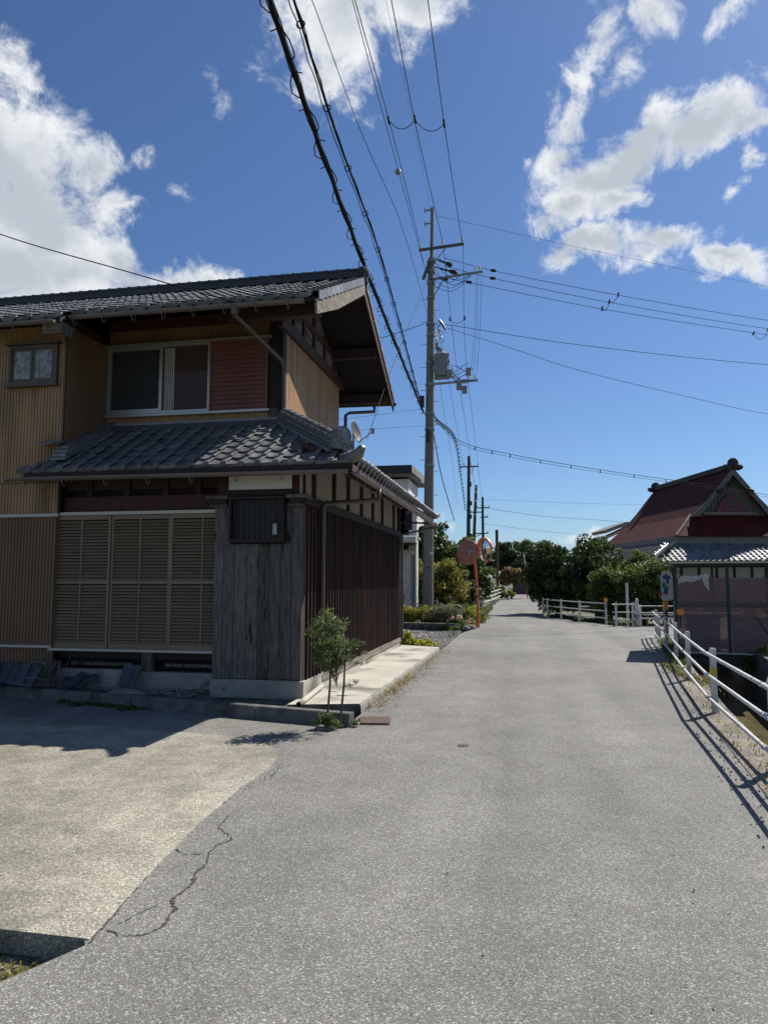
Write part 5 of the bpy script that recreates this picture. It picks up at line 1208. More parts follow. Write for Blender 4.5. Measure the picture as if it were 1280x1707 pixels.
g = MB(); uvbox(g, 16.5,26.0,37.02,37.1,1.55,1.68); rp_('timber_rail', g, 'darkwood')
g = MB(); uvbox(g, 16.5,26.0,37.0,37.1,-.2,.9); rp_('dado_boards', g, 'darkwood')
for u0, u1 in ((17.5,19.2),(20.4,22.1),(23.3,24.9)):
    g = MB(); uvbox(g, u0,u1,37.0,37.05,.95,1.55); w_ = rp_('window', g, 'bronze'); g = MB(); uvbox(g, u0+.05,(u0+u1)/2-.03,36.985,36.995,1.0,1.5); obj('pane', g, M['glass'], w_); g = MB(); uvbox(g, (u0+u1)/2+.03,u1-.05,36.985,36.995,1.0,1.5); obj('pane', g, M['glass'], w_)
# skirt roof of tiles: front and left slopes
def slope_tiles(o, xd, yd, cols, rows, keep, single, tw=.30, te=.27, parent=RH):
    xd, yd = Vector(xd).normalized(), Vector(yd).normalized(); zd = xd.cross(yd); rest = MB(); s1 = tw/TW; rr = random.Random(2)
    for r_ in range(rows):
        for c in range(cols):
            if not keep(c*tw, r_*te): continue
            p = Vector(o)+xd*c*tw+yd*r_*te+zd*rr.uniform(0,.006)
            Mx = frame(p, xd*s1, yd*(te/TE), zd*1.1)
            if single(c, r_): inst('roof_tile', eme if r_ == 0 else tme, parent, Mx)
            else: rest.add((eg if r_ == 0 else tg).v, (eg if r_ == 0 else tg).f, Mx)
    obj('roof_tile_field', rest, M['tile2'], parent, kind='stuff')
sk = math.atan2(1.05,1.9)
yd_f = V_*math.cos(sk)+Vector((0,0,math.sin(sk))); 
slope_tiles(q_(15.4,36,2.5), U_, yd_f, 39, 8, lambda x, y: y*math.cos(sk)*1.0 < x+.25 and y*math.cos(sk) < 11.75-x+.2, lambda c, r_: c < 30)
yd_l = U_*math.cos(sk)+Vector((0,0,math.sin(sk)))
slope_tiles(Vector(q_(15.4,48.4,2.5)), -V_, yd_l, 41, 8, lambda x, y: y*math.cos(sk) < 12.4-x+.2, lambda c, r_: False)
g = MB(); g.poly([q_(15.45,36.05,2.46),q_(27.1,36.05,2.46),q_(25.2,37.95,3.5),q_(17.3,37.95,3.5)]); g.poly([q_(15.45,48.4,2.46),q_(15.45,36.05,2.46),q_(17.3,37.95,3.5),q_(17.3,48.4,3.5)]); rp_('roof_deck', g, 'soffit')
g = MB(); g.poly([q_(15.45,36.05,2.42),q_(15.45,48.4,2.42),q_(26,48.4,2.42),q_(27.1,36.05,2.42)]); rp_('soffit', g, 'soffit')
ridge(q_(17.35,37.95,3.48), q_(15.5,36.1,2.6), 2, .26, .06, .075, .28, parent=RH)
onigawara(q_(15.55,36.15,2.78), (Vector(q_(15.5,36.1,0))-Vector(q_(17.3,37.9,0))), (Vector(q_(1,-1,0))).normalized(), .14, RH)
g = MB(); uvbox(g, 17.3,25.24,37.75,38.6,3.42,3.88); uvbox(g, 17.3,17.6,38.6,48.2,3.42,3.88); rp_('roof_trim', g, 'rooftrim')
g = MB(); a = .0
hl = half_gutter
# red roof: curved steep side slopes, front hip
prof = [(3.75,3.90),(3.0,4.52),(2.29,5.12),(1.4,6.1),(.7,6.98),(0,7.82)]
vf0, vf1, vb = 37.6, 39.0, 48.6
def vfront(z): return vf0+(vf1-vf0)*min(1,(z-3.9)/(5.12-3.9))
def vback(z): return vb - 0*(z)
for sg in (-1, 1):
    for (d0,z0),(d1,z1) in zip(prof, prof[1:]):
        ve0 = vfront(z0) if z0 < 5.1 else vf1-.45; ve1 = vfront(z1) if z1 <= 5.12 else vf1-.45
        if z0 < 5.12 and abs(z1-5.12) < .01: ve1 = vf1
        n_ = 12
        for k in range(n_):     # metal sheets as single pieces
            a0, b0 = ve0+(vb-ve0)*k/n_, ve0+(vb-ve0)*(k+1)/n_; a1, b1 = ve1+(vb-ve1)*k/n_, ve1+(vb-ve1)*(k+1)/n_
            P = [q_(uc+sg*d0,a0+.012,z0),q_(uc+sg*d0,b0,z0),q_(uc+sg*d1,b1,z1),q_(uc+sg*d1,a1+.012,z1)]
            g = MB(); nrm = (Vector(P[1])-Vector(P[0])).cross(Vector(P[3])-Vector(P[0])).normalized()*.03*(1 if sg > 0 else -1)
            if sg < 0: P = P[::-1]
            g.prism(P, tuple(-nrm if nrm.z > 0 else nrm)); rp_('roof_sheet', g, 'redroof')
for (z0,z1,i0) in ((3.9,4.52,0),(4.52,5.12,1)):
    d0, d1 = prof[i0][0], prof[i0+1][0]; n_ = 8
    for k in range(n_):
        L0 = lambda t_, d: uc-d+2*d*t_
        P = [q_(L0(k/n_,d0)+.008,vfront(z0),z0),q_(L0((k+1)/n_,d0),vfront(z0),z0),q_(L0((k+1)/n_,d1),vfront(z1),z1),q_(L0(k/n_,d1)+.008,vfront(z1),z1)]
        g = MB(); g.prism(P, (0,0,-.03)); rp_('roof_sheet', g, 'redroof')
g = MB(); g.tube([q_(uc-3.78,vf0,3.93),q_(uc-3.0,38.3,4.55),q_(uc-2.29,vf1,5.16)], .07, 8); rp_('hip_cap', g, 'barge')
g = MB(); g.tube([q_(uc+3.78,vf0,3.93),q_(uc+3.0,38.3,4.55),q_(uc+2.29,vf1,5.16)], .07, 8); rp_('hip_cap', g, 'barge')
# gable wall, bargeboards, ornament
g = MB(); g.prism([q_(uc-2.2,39.1,5.1),q_(uc+2.2,39.1,5.1),q_(uc,39.1,7.7)], tuple(V_*.1)); rp_('gable_wall', g, 'gable')
for i in range(-10, 11):
    u = uc+i*.2; zt = 7.6-abs(i*.2)*1.17
    g = MB(); uvbox(g, u-.03,u+.03,39.05,39.09,5.15,zt); rp_('gable_batten', g, 'gable')
for sg in (-1, 1):
    g = MB(); P = [q_(uc+sg*2.45,vf1-.5,5.02),q_(uc+sg*1.4,vf1-.5,6.1),q_(uc,vf1-.5,7.78),q_(uc,vf1-.5,7.35),q_(uc+sg*1.3,vf1-.5,5.85),q_(uc+sg*1.95,vf1-.5,5.05)]
    g.prism(P if sg > 0 else P[::-1], tuple(V_*.06)); rp_('barge_board', g, 'gable')
g = MB(); uvbox(g, uc-1.55,uc+1.55,38.9,39.05,5.18,5.32); rp_('gable_beam', g, 'rooftrim')
g = MB(); g.prism([q_(uc-.9,38.92,5.33),q_(uc+.9,38.92,5.33),q_(uc+.5,38.92,5.95),q_(uc+.12,38.92,6.35),q_(uc-.12,38.92,6.35),q_(uc-.5,38.92,5.95)], tuple(V_*.08)); EM = rp_('gable_emblem', g, 'emblem_red' if 'emblem_red' in M else 'redroof')
M['emblem'] = mat('emblem_pink', (.20,.045,.06), (.13,.03,.04), 6, .7); EM.data.materials[0] = M['emblem']
for pts in (((0,.95),(0,.18),(-.08,.24)),((-.32,.72),(-.10,.70),(-.34,.30)),((.30,.82),(.10,.60)),((.08,.62),(.22,.42),(.40,.26)),((-.5,.22),(-.15,.14),(.2,.18),(.55,.12))):
    g = MB(); g.tube([q_(uc+a*.8,38.90,5.33+b_*.95) for a, b_ in pts], .035, 6); obj('emblem_stroke', g, M['gable'], EM)
g = MB(); g.tube([q_(uc-.35,38.4,6.75),q_(uc-.12,38.4,6.9),q_(uc+.12,38.4,6.9),q_(uc+.35,38.4,6.75)], .07, 8); rp_('gable_pendant', g, 'darkwood')
for sg in (-1, 1): g = MB(); g.tube([q_(uc+sg*1.0,38.35,6.4),q_(uc+sg*.75,38.4,6.5)], .12, 8); rp_('purlin_end', g, 'darkwood')
ridge(q_(uc,vb+.1,7.70), q_(uc,vf1-.55,7.70), 3, .42, .085, .10, .33, parent=RH, tm='ridgedark', mm='redroof')
for v in (vf1-.5, vb):
    onigawara(q_(uc,v,8.0), tuple(-V_ if v < 45 else V_), tuple(U_), .30, RH, 'ridgedark')
    for sg in (-1,1): g = MB(); g.ball(q_(uc+sg*.42,v,7.80), .15, 8, 6); rp_('ridge_scroll', g, 'ridgedark')
# lower brown-roofed wing behind it
t = thing('farm_shed', 'low shed with brown and grey roofs peeking out left of the red roof', 'shed', q_(20,55,0))
g = MB(); g.prism([q_(18.0,54,4.1),q_(21.4,54,5.65),q_(21.4,54,5.45),q_(18.0,54,3.9)], tuple(V_*1.2)); obj('roof', g, M['curtain'], t)
g = MB(); g.prism([q_(19.6,54.2,5.35),q_(21.3,54.2,6.0),q_(24,54.2,6.1),q_(24,54.2,5.9),q_(21.4,54.2,5.75),q_(19.7,54.2,5.12)], tuple(V_*3)); obj('roof', g, M['rooftrim'], t)
g = MB(); uvbox(g, 18.9,26,54.6,58,0,4.3); obj('wall', g, M['curtain'], t)

# ================================================================== WHITE HOUSE BEHIND THE POLE
Nh = thing('white_house', 'two-storey white house with grey eaves half hidden behind the utility pole', 'house', (-6,31,0))
def np_(n_, g, m, **k): return obj(n_, g, M[m], Nh, **k)
g = MB(); g.box(-9,-4.46,28.4,31,-.2,5.6); np_('wall', g, 'whitewall')
g = MB(); g.box(-9,-4.13,28.4,28.6,-.2,4.9); np_('wall', g, 'whitewall')
g = MB(); g.prism([(-9.5,27.6,6.02),(-4.22,27.6,6.02),(-4.14,32,6.02),(-9.5,32,6.02)], (0,0,.03)); np_('roof', g, 'tile')
g = MB(); g.box(-9.5,-4.22,27.55,27.6,5.72,6.03); np_('fascia', g, 'black')
g = MB(); g.prism([(-4.22,27.55,5.75),(-4.22,27.55,6.02),(-4.12,32,6.02),(-4.12,32,5.75)], (.03,0,0)); np_('fascia', g, 'rooftrim')
g = MB(); g.prism([(-9.5,27.6,5.70),(-4.22,27.6,5.70),(-4.14,32,5.70),(-9.5,32,5.70)], (0,0,.02)); np_('soffit', g, 'rooftrim')
g = MB(); g.box(-4.60,-4.32,28.35,28.40,3.55,4.30); w_ = np_('window', g, 'black'); g = MB(); g.box(-4.56,-4.47,28.33,28.345,3.6,4.25); g.box(-4.44,-4.36,28.33,28.345,3.6,4.25); obj('pane', g, M['glass'], w_)
g = MB(); g.box(-9,-3.98,27.2,28.4,3.12,3.22); np_('porch_roof', g, 'rooftrim')
g = MB(); g.tube([(-4.70,27.2,3.12),(-3.98,27.2,3.10)], .13, 10); np_('gutter', g, 'white')
g = MB(); g.box(-9,-4.18,27.25,28.38,2.92,3.11); np_('porch_soffit', g, 'darkwood')
g = MB(); g.box(-5.2,-4.72,28.30,28.38,-.1,2.75); g.box(-4.20,-4.14,28.30,28.38,-.1,2.9); g.box(-4.72,-4.2,28.30,28.38,2.55,2.75); np_('door_frame', g, 'white')
for i in range(34): g = MB(); z = .0+i*.075; g.box(-4.70,-4.36,28.345-.012*(i % 2),28.37,z,z+.068); np_('shutter_slat', g, 'white')
g = MB(); g.box(-4.35,-4.22,28.32,28.38,-.1,2.5); np_('door', g, 'trafo')
g = MB(); g.ball((-4.42,28.1,2.75), .09, 8, 6); np_('lamp', g, 'curtain')
g = MB(); g.tube([(-4.16,28.25,0),(-4.16,28.25,3.0)], .03, 8); np_('downpipe', g, 'white')
t = thing('gate_post', 'dark post standing before the shutter of the white house', 'post', (-4.5,26.9,ROAD)); g = MB(); g.box(-4.62,-4.38,26.7,26.9,ROAD,1.05); g.box(-4.60,-4.54,26.66,26.7,.6,1.2); obj('post', g, M['black'], t)
# bicycles behind the hedge
def bicycle(x, y, lab, hd_):
    t = thing('bicycle', lab, 'bicycle', (x,y,ROAD), 'bicycles behind the hedge'); c_, s_ = math.cos(hd_), math.sin(hd_)
    def at(a, z): return (x+a*c_, y+a*s_, ROAD+z)
    for a in (-.52,.52):
        g = MB(); g.tube([at(a+.32*math.cos(k*math.pi/12), .34+.32*math.sin(k*math.pi/12)) for k in range(25)], .02, 6, False); w_ = obj('wheel', g, M['black'], t)
        g = MB(); g.tube([at(a+.30*math.cos(k*math.pi/12), .34+.30*math.sin(k*math.pi/12)) for k in range(25)], .008, 5, False)
        for k in range(8): g.tube([at(a,.34), at(a+.3*math.cos(k*.785), .34+.3*math.sin(k*.785))], .004, 4)
        obj('rim', g, M['steel'], w_)
        g = MB(); g.tube([at(a+.37*math.cos(.3+k*2.2/10), .34+.37*math.sin(.3+k*2.2/10)) for k in range(11)], .022, 5); obj('mudguard', g, M['steel'], t)
    g = MB(); g.tube([at(-.52,.34),at(-.12,.30),at(.38,.82),at(.52,.34)], .016, 6); g.tube([at(-.12,.30),at(-.22,.78)], .016, 6); g.tube([at(-.2,.62),at(.4,.78)], .016, 6); g.tube([at(-.52,.34),at(-.2,.65)], .012, 6); obj('frame', g, M['steel'], t)
    g = MB(); g.tube([at(.38,.8),at(.36,1.0),(at(.3,1.02)[0],at(.3,1.02)[1]-.22,at(.3,1.02)[2]),at(.36,1.0),(at(.3,1.02)[0],at(.3,1.02)[1]+.22,at(.3,1.02)[2])], .012, 6); obj('handlebar', g, M['steel'], t)
    g = MB(); g.ball(at(-.23,.84), .11, 8, 6, 1.2,.7,.4); obj('saddle', g, M['black'], t)
bicycle(-3.05,27.3, 'bicycle parked right of the utility pole behind the grey-green bush', .15)
bicycle(-4.25,27.0, 'bicycle parked left of the utility pole before the white house', .1)

# ================================================================== SMALL THINGS BY THE HOUSE
# spare roof tiles leaning on the footing
FT = MB()
k = 10
for i in range(k+1):
    u = i/k; x = u*.30; z = .0 if u < .12 else (-.028*math.sin(math.pi*(u-.12)/.6) if u < .72 else .03*math.sin(math.pi*(u-.72)/.28))
    FT.v += [(x,0,z),(x,.32,z),(x,.32,z-.018),(x,0,z-.018)]
for i in range(k):
    a = i*4
    for j in range(4): FT.f.append((a+j, a+4+j, a+4+(j+1) % 4, a+(j+1) % 4))
FT.f += [(3,2,1,0),(k*4,k*4+1,k*4+2,k*4+3)]
FT.box(.02,.28,.0,.03,-.0,.02)
ftm = FT.mesh('loose_roof_tile'); ftm.materials.append(M['loosetile'])
def loose(x, y, z, rx, ry, rz, lab, grp=None):
    o = link(bpy.data.objects.new('loose_roof_tile', ftm)); o.location = (x,y,z); o.rotation_euler = (rx,ry,rz); tag(o, lab, 'roof tile', grp); return o
loose(-5.52,9.22,.10, R(68),R(4),R(-14), 'dark roof tile leaning on the footing beneath the middle shutter')
loose(-6.28,8.98,.10, R(18),R(-6),R(12), 'dark roof tile lying flat on the soil near the wire bundle')
loose(-6.20,9.05,.14, R(24),R(8),R(-10), 'dark roof tile lying askew on top of another on the soil')
for i in range(3):
    loose(-7.34+i*.19,9.14-.035*i,.10, R(66-i*2),R(3*i),R(-6-i*6), ('leftmost','middle','rightmost')[i]+' of the row of spare roof tiles stacked against the siding', 'spare roof tiles against the wall')
for i in range(3): loose(-7.72+i*.04,9.0+i*.05,.09, R(68),0,R(4*i), ('frontmost','middle','rearmost')[i]+' spare roof tile of the far left pile at the picture edge', 'spare roof tiles at the left edge')
t = thing('wire_bundle', 'tangled bundle of dry twigs and wire beside the spare tiles', 'twig bundle', (-6.55,9.1,.05)); rr = random.Random(9)
g = MB()
for i in range(70):
    x = -6.72+rr.random()*.34; y = 9.02+rr.random()*.2; g.tube([(x,y,.08),(x+rr.uniform(-.06,.06),y+.05,.26),(x+rr.uniform(-.13,.13),y+.08,.36+rr.random()*.13)], .005, 4)
obj('twigs', g, M['greywood'], t, kind='stuff')
g = MB(); g.tube([(-6.80,8.99,.38),(-6.6,8.96,.44),(-6.42,8.97,.40)], .006, 5); g.tube([(-6.80,8.99,.20),(-6.6,8.94,.22),(-6.42,8.97,.19)], .006, 5); obj('tie_wire', g, M['steel'], t)
t = thing('garden_rock', 'flat grey rock half buried in the soil before the middle shutter', 'rock', (-5.2,8.95,.05)); g = MB(); g.ball((-5.25,9.0,.03), .22, 9, 6, 1.3,.7,.35); obj('rock', g, M['stone'], t)
# white pipe on the strip, its hole cover
t = thing('drain_pipe', 'fallen pale drain pipe lying along the wall foot towards the sapling', 'pipe', (-2.74,8.9,.03)); g = MB(); g.tube([(-2.72,8.62,.035),(-2.84,10.1,.05)], .034, 12, False); g.tube([(-2.72,8.62,.035),(-2.84,10.1,.05)], .029, 12, False); obj('pipe', g, M['strip'], t)
o = obj('inspection_cap', MB().tube([(-2.42,9.65,.002),(-2.42,9.65,.012)], .075, 18), M['white'], loc=(-2.42,9.65,0)); tag(o, 'larger white round cap set in the concrete strip', 'cap')
o = obj('inspection_cap', MB().tube([(-2.62,9.95,.002),(-2.62,9.95,.010)], .045, 14), M['white'], loc=(-2.62,9.95,0)); tag(o, 'smaller white round cap close to the wall on the concrete strip', 'cap')

# ================================================================== PLANTS
def leaves(g, c, rad, n_, size, rr, flat=1.0, asp=.5, up=.25, shell=.55):
    """n_ leaf-sized faces scattered in a clump"""
    for _ in range(n_):
        d = Vector((rr.gauss(0,1), rr.gauss(0,1), rr.gauss(0,1)*flat)).normalized(); r_ = rad*(shell+(1-shell)*rr.random()**.5)*rr.uniform(.75,1.12)
        p = Vector(c)+Vector((d.x*r_, d.y*r_, d.z*r_*flat))
        nrm = (d*.6+Vector((rr.gauss(0,.6), rr.gauss(0,.6), rr.gauss(0,.5)+up))).normalized()
        t_ = nrm.cross(Vector((rr.gauss(0,1),rr.gauss(0,1),rr.gauss(0,1)))).normalized(); s_ = nrm.cross(t_); L_ = size*rr.uniform(.6,1.3); W_ = L_*asp
        b = len(g.v); g.v += [tuple(p-t_*L_/2), tuple(p+s_*W_/2), tuple(p+t_*L_/2), tuple(p-s_*W_/2)]; g.f.append((b,b+1,b+2,b+3))
def tree(name, label, cat, base, blobs, leaf, n_, size, seed, trunk_r=.12, limbs=6, group=None, clump=.33, m2=None, asp=.55, trunk=True, sub=26, core=6):
    """blobs: (centre, radii) of the crown; clumps of leaves sit on and in them"""
    rr = random.Random(seed); t = thing(name, label, cat, base, group); B = Vector(base); g = MB(); g2 = MB()
    vols = [r_[0]*r_[1]*r_[2] for _, r_ in blobs]; tot = sum(v**.67 for v in vols); cl = []
    for (c, r_), v in zip(blobs, vols):
        k = max(4, int(sub*len(blobs)*v**.67/tot)); rm = (r_[0]*r_[1]*r_[2])**(1/3)
        for _ in range(k):
            d = Vector((rr.gauss(0,1), rr.gauss(0,1), rr.gauss(0,1))).normalized(); f = rr.uniform(.55,1.0)
            cl.append((Vector(c)+Vector((d.x*r_[0]*f, d.y*r_[1]*f, d.z*r_[2]*f)), rm*clump*rr.uniform(.55,1.35)))
    w_ = sum(r_**2 for _, r_ in cl)
    for c, r_ in cl:
        tgt = g2 if (m2 and rr.random() < .35) else g
        leaves(tgt, c, r_, max(6, int(n_*r_*r_/w_)), size, rr, .8, asp)
    for (c, r_) in blobs:      # bigger inner leaves so that the crown is not see-through
        rm = (r_[0]*r_[1]*r_[2])**(1/3)
        for _ in range(int(core*rm*rm/(size*size)*.9)):
            d = Vector((rr.gauss(0,1), rr.gauss(0,1), rr.gauss(0,1))).normalized()*rr.uniform(.25,.82)
            leaves(g, Vector(c)+Vector((d.x*r_[0],d.y*r_[1],d.z*r_[2])), size*.3, 1, size*1.9, rr, 1, .7)
    obj('crown', g, M[leaf], t, kind='stuff')
    if m2: obj('crown', g2, M[m2], t, kind='stuff')
    if trunk:
        top_ = sum((Vector(c) for c, _ in blobs), Vector())/len(blobs); g = MB()
        mid = B.lerp(top_, .45)+Vector((rr.uniform(-.1,.1),rr.uniform(-.1,.1),0))*trunk_r*6
        g.tube([tuple(B-Vector((0,0,.15))), tuple(B+(mid-B)*.15), tuple(mid), tuple(B.lerp(top_,.9))], [trunk_r*1.35,trunk_r,trunk_r*.75,trunk_r*.35], 9)
        obj('trunk', g, M['trunk'], t, smooth=True)
        for i in range(limbs):
            c, r_ = rr.choice(cl); s_ = B.lerp(top_, rr.uniform(.3,.75)); g = MB(); m_ = s_.lerp(c,.5)+Vector((0,0,.08*(c-s_).length)); g.tube([tuple(s_), tuple(m_), tuple(c)], [trunk_r*.5,trunk_r*.3,trunk_r*.1], 6); obj('branch', g, M['trunk'], t)
    return t
# left side, behind the pole
tree('evergreen_tree', 'dense green tree right behind the utility pole', 'tree', (-4.6,38,-.1), [((-4.7,38,3.6),(1.0,1.4,1.0)),((-5.0,38,2.4),(1.4,1.5,1.1)),((-3.9,38,2.7),(1.1,1.3,1.0)),((-6.2,38.5,3.0),(1.3,1.4,1.3))], 'leaf_mid', 17000, .17, 11, .16, 8, m2='leaf_dark')
tree('garden_tree', 'yellowing bushy tree below the green one, behind the pole', 'tree', (-4.4,32,-.1), [((-4.5,32,1.5),(1.0,.9,1.0)),((-3.7,32.3,1.7),(.8,.9,.9)),((-3.1,32.8,1.3),(.7,.8,.9)),((-5.3,32,1.4),(.8,.8,.9))], 'leaf_yellow', 15000, .11, 12, .08, 8, m2='leaf_mid')
tree('garden_tree', 'loose green tree behind the orange mirror pole', 'tree', (-2.9,40,-.1), [((-2.9,40,2.0),(.9,1.0,1.2)),((-3.0,40,3.4),(.6,.7,.7)),((-2.2,40,1.5),(.7,.8,1.0))], 'leaf_mid', 12000, .14, 13, .1, 8, m2='leaf_dark')
tree('round_tree', 'large dark round tree far beyond the road bend, left of the grey roofs', 'tree', (-.8,105,-.1), [((-2.6,105,4.6),(2.9,2.5,2.5)),((.3,106,5.0),(2.3,2.3,2.3)),((-.4,104,3.4),(3.3,2.8,2.6))], 'leaf_dark', 24000, .36, 14, .5, 10, sub=44, m2='leaf_mid', clump=.28)
tree('autumn_tree', 'small reddish autumn tree before the dark round tree at the road end', 'tree', (-1.1,66,-.1), [((-1.2,66,2.0),(1.0,1.0,.65)),((-.3,66,2.15),(.9,.9,.5)),((.35,66,1.75),(.7,.8,.45))], 'leaf_red', 9000, .18, 15, .12, 7, m2='leaf_mid')
tree('clipped_bush', 'low clipped green bush under the autumn tree', 'bush', (-1.3,62,-.1), [((-1.9,62,.5),(.8,.7,.45)),((-1.2,62,.35),(.5,.5,.3))], 'leaf_mid', 3000, .13, 16, .05, 3, m2='leaf_bright')
tree('verge_bush', 'straggly bush with pale flowers behind the long left rail fence', 'bush', (-2.9,50,-.1), [((-3.0,50,.9),(.8,1.2,.8)),((-2.7,56,.8),(.7,1.2,.7)),((-3.5,47,1.2),(1.1,1.0,1.1))], 'leaf_mid', 9000, .13, 17, .05, 5, m2='leaf_yellow')
tree('verge_bush', 'dark shrub mass filling the gap behind bicycles and pole', 'bush', (-3.4,35.5,-.1), [((-4.2,35,.7),(1.5,.8,.9)),((-2.9,36,.8),(1.0,.8,.9)),((-5.6,35,.8),(1.3,.8,1.0))], 'leaf_dark', 9000, .13, 18, .06, 5)
# right side
tree('evergreen_tree', 'big dark evergreen hedge tree standing nearest the road on the right', 'tree', (1.7,37,-.1), [((1.0,36.5,1.7),(.95,1.3,1.7)),((1.7,36.5,2.5),(1.1,1.4,1.0)),((1.8,36,1.1),(1.2,1.3,1.3))], 'leaf_dark', 20000, .13, 21, .16, 8, m2='leaf_mid')
tree('evergreen_tree', 'taller dark evergreen tree in the middle of the right hedge', 'tree', (3.4,35,-.1), [((3.2,35,2.7),(1.2,1.3,1.0)),((3.0,34.6,1.5),(1.4,1.3,1.4)),((4.0,35.4,2.0),(.9,1.2,1.0)),((3.9,34.8,.8),(1.0,1.2,1.1))], 'leaf_dark', 20000, .13, 22, .16, 8, m2='leaf_mid')
tree('camellia_bush', 'mid green bush with pale glints left of the warning sign', 'bush', (4.9,31.5,-.1), [((4.1,31.3,1.5),(1.0,.9,.75)),((5.0,31.8,1.7),(1.0,.9,.65)),((5.8,32,1.4),(.8,.8,.8)),((4.6,31.4,.7),(1.3,.8,.9)),((6.2,32.2,.7),(.9,.8,.9))], 'leaf_mid', 22000, .10, 23, .09, 8, m2='leaf_dark')
tree('camellia_bush', 'small yellow-green bush between the dark evergreens and camellia', 'bush', (3.6,31.5,-.1), [((3.4,31.6,1.55),(.7,.7,.6)),((3.3,31.5,.8),(.7,.7,.7))], 'leaf_mid', 7000, .10, 24, .06, 4, m2='leaf_yellow')
tree('slender_tree', 'thin young branches rising above the camellia toward the tiled roof', 'tree', (5.2,33.5,-.1), [((5.1,33.5,2.5),(.45,.5,.5)),((4.7,33.5,2.1),(.5,.5,.5)),((5.6,33.4,2.0),(.5,.5,.5))], 'leaf_mid', 2500, .10, 25, .04, 10, m2='leaf_yellow')
tree('roadside_bush', 'low flowering bush at the road side right of the far dark hedge', 'bush', (1.9,46,-.1), [((2.2,46,.4),(.9,.8,.5)),((3.2,45,.6),(.9,.8,.6))], 'leaf_mid', 4000, .12, 26, .04, 3, m2='leaf_red')
tree('canal_weeds', 'bright green weeds growing on the bank right behind the shelter', 'weeds', (6.6,20,0), [((6.4,19.8,.6),(.8,1.2,.7)),((6.9,18.8,.4),(.9,1.3,.6)),((7.4,20.5,.8),(.9,1.2,.8))], 'leaf_bright', 9000, .09, 27, .02, 3, m2='leaf_mid')
tree('canal_weeds', 'dark overgrown weeds hanging over the canal wall under the shelter', 'weeds', (5.4,15.8,0), [((5.5,15.9,.1),(.7,.8,.35)),((5.3,14.4,.1),(.6,.8,.3)),((5.8,13.2,.1),(.8,1.0,.35)),((5.0,16.6,-.2),(.5,.5,.4))], 'leaf_mid', 7000, .07, 28, .02, 3, m2='leaf_yellow')
# hedge and garden bed in front of the pole
M['bed'] = M['soil']
hg = []
g = MB(); g.poly([(-6,25.3,ROAD+.02),(-3.0,24.6,ROAD+.02),(-2.3,24.2,ROAD+.02),(-1.75,24.7,ROAD+.02),(-1.7,28,ROAD+.02),(-2.2,34,ROAD+.02),(-6,34,ROAD+.02)]); struct('garden_soil', g, M['soil'])
tree('yellow_hedge', 'long yellow-green hedge at the foot of the utility pole', 'hedge', (-3.9,25.6,ROAD), [((-4.5,25.5,.28),(.6,.35,.40)),((-3.9,25.5,.28),(.55,.35,.38)),((-3.3,25.5,.27),(.5,.35,.37)),((-5.2,25.6,.28),(.6,.35,.38))], 'leaf_bright', 16000, .055, 31, .02, 5, m2='leaf_yellow', trunk=False, clump=.38, sub=40)
tree('heather_bush', 'grey-green feathery bush right of the yellow-green hedge', 'bush', (-2.75,25.2,ROAD), [((-2.9,25.2,.28),(.50,.4,.42)),((-2.45,25.3,.30),(.42,.35,.38))], 'leaf_grey', 13000, .05, 32, .02, 4, m2='leaf_mid', asp=.22, clump=.38, sub=34)
tree('flower_bush', 'low bush with pink and cream flowers beside the mirror pole', 'bush', (-2.1,24.9,ROAD), [((-2.2,24.7,.10),(.35,.25,.26)),((-1.85,25.0,.08),(.22,.2,.2))], 'leaf_mid', 4200, .05, 33, .015, 3, m2='petal', clump=.4, sub=26)
tree('green_clump', 'soft green plants behind the flower bush at the road edge', 'bush', (-1.95,28,ROAD), [((-2.2,27.8,.25),(.5,.5,.42)),((-1.7,28.3,.12),(.35,.5,.28)),((-2.7,27.5,.3),(.5,.5,.4))], 'leaf_mid', 9000, .06, 34, .02, 3, m2='leaf_bright', asp=.25)
tree('low_plant', 'low bright plant at the corner of the annex by the gravel', 'plant', (-2.72,17.7,ROAD), [((-2.82,17.6,.10),(.14,.2,.2)),((-2.62,17.8,-.0),(.2,.2,.11)),((-2.35,18.0,-.03),(.22,.18,.08))], 'leaf_bright', 1500, .07, 35, .01, 2, trunk=False, clump=.45)
for i in range(12):
    a = i/12; x = -5.6+3.6*a; y = 24.95-.62*a**1.3*1.0
    if x > -2.05: break
    g = MB(); g.box(-.145,.145,-.08,.08,-.12,.12, Matrix.Translation((x,y,ROAD+.08)) @ Matrix.Rotation(-.12-.1*a,4,'Z')); t_ = obj('edging_stone', g, M['kerbc'], loc=(x,y,ROAD), bevel=.015)
    tag(t_, ('first','second','third','fourth','fifth','sixth','seventh','eighth','ninth','tenth','eleventh','twelfth')[i]+' grey edging block from the left at the foot of the hedge bed', 'edging stone', 'edging blocks along the hedge bed')
for i, (x, y, r_) in enumerate(((-1.9,24.3,.13),(-1.78,24.6,.16),(-2.2,24.05,.12),(-1.72,25.0,.10))):
    g = MB(); g.ball((x,y,ROAD+.04), r_, 8, 6, 1.1,.9,.8); o = obj('border_rock', g, M['stone'], loc=(x,y,ROAD)); tag(o, ('pale rock nearest the gravel at the bed corner','larger rock right of the pink flowers','flat rock before the clipped ground cover','small rock at the foot of the orange pole')[i], 'rock')
tree('ground_cover', 'dark clipped ground cover spilling over the bed corner before the flowers', 'plant', (-2.45,24.0,ROAD), [((-2.45,23.95,-.03),(.38,.18,.1))], 'leaf_mid', 1800, .05, 36, .01, 1, trunk=False, clump=.5)
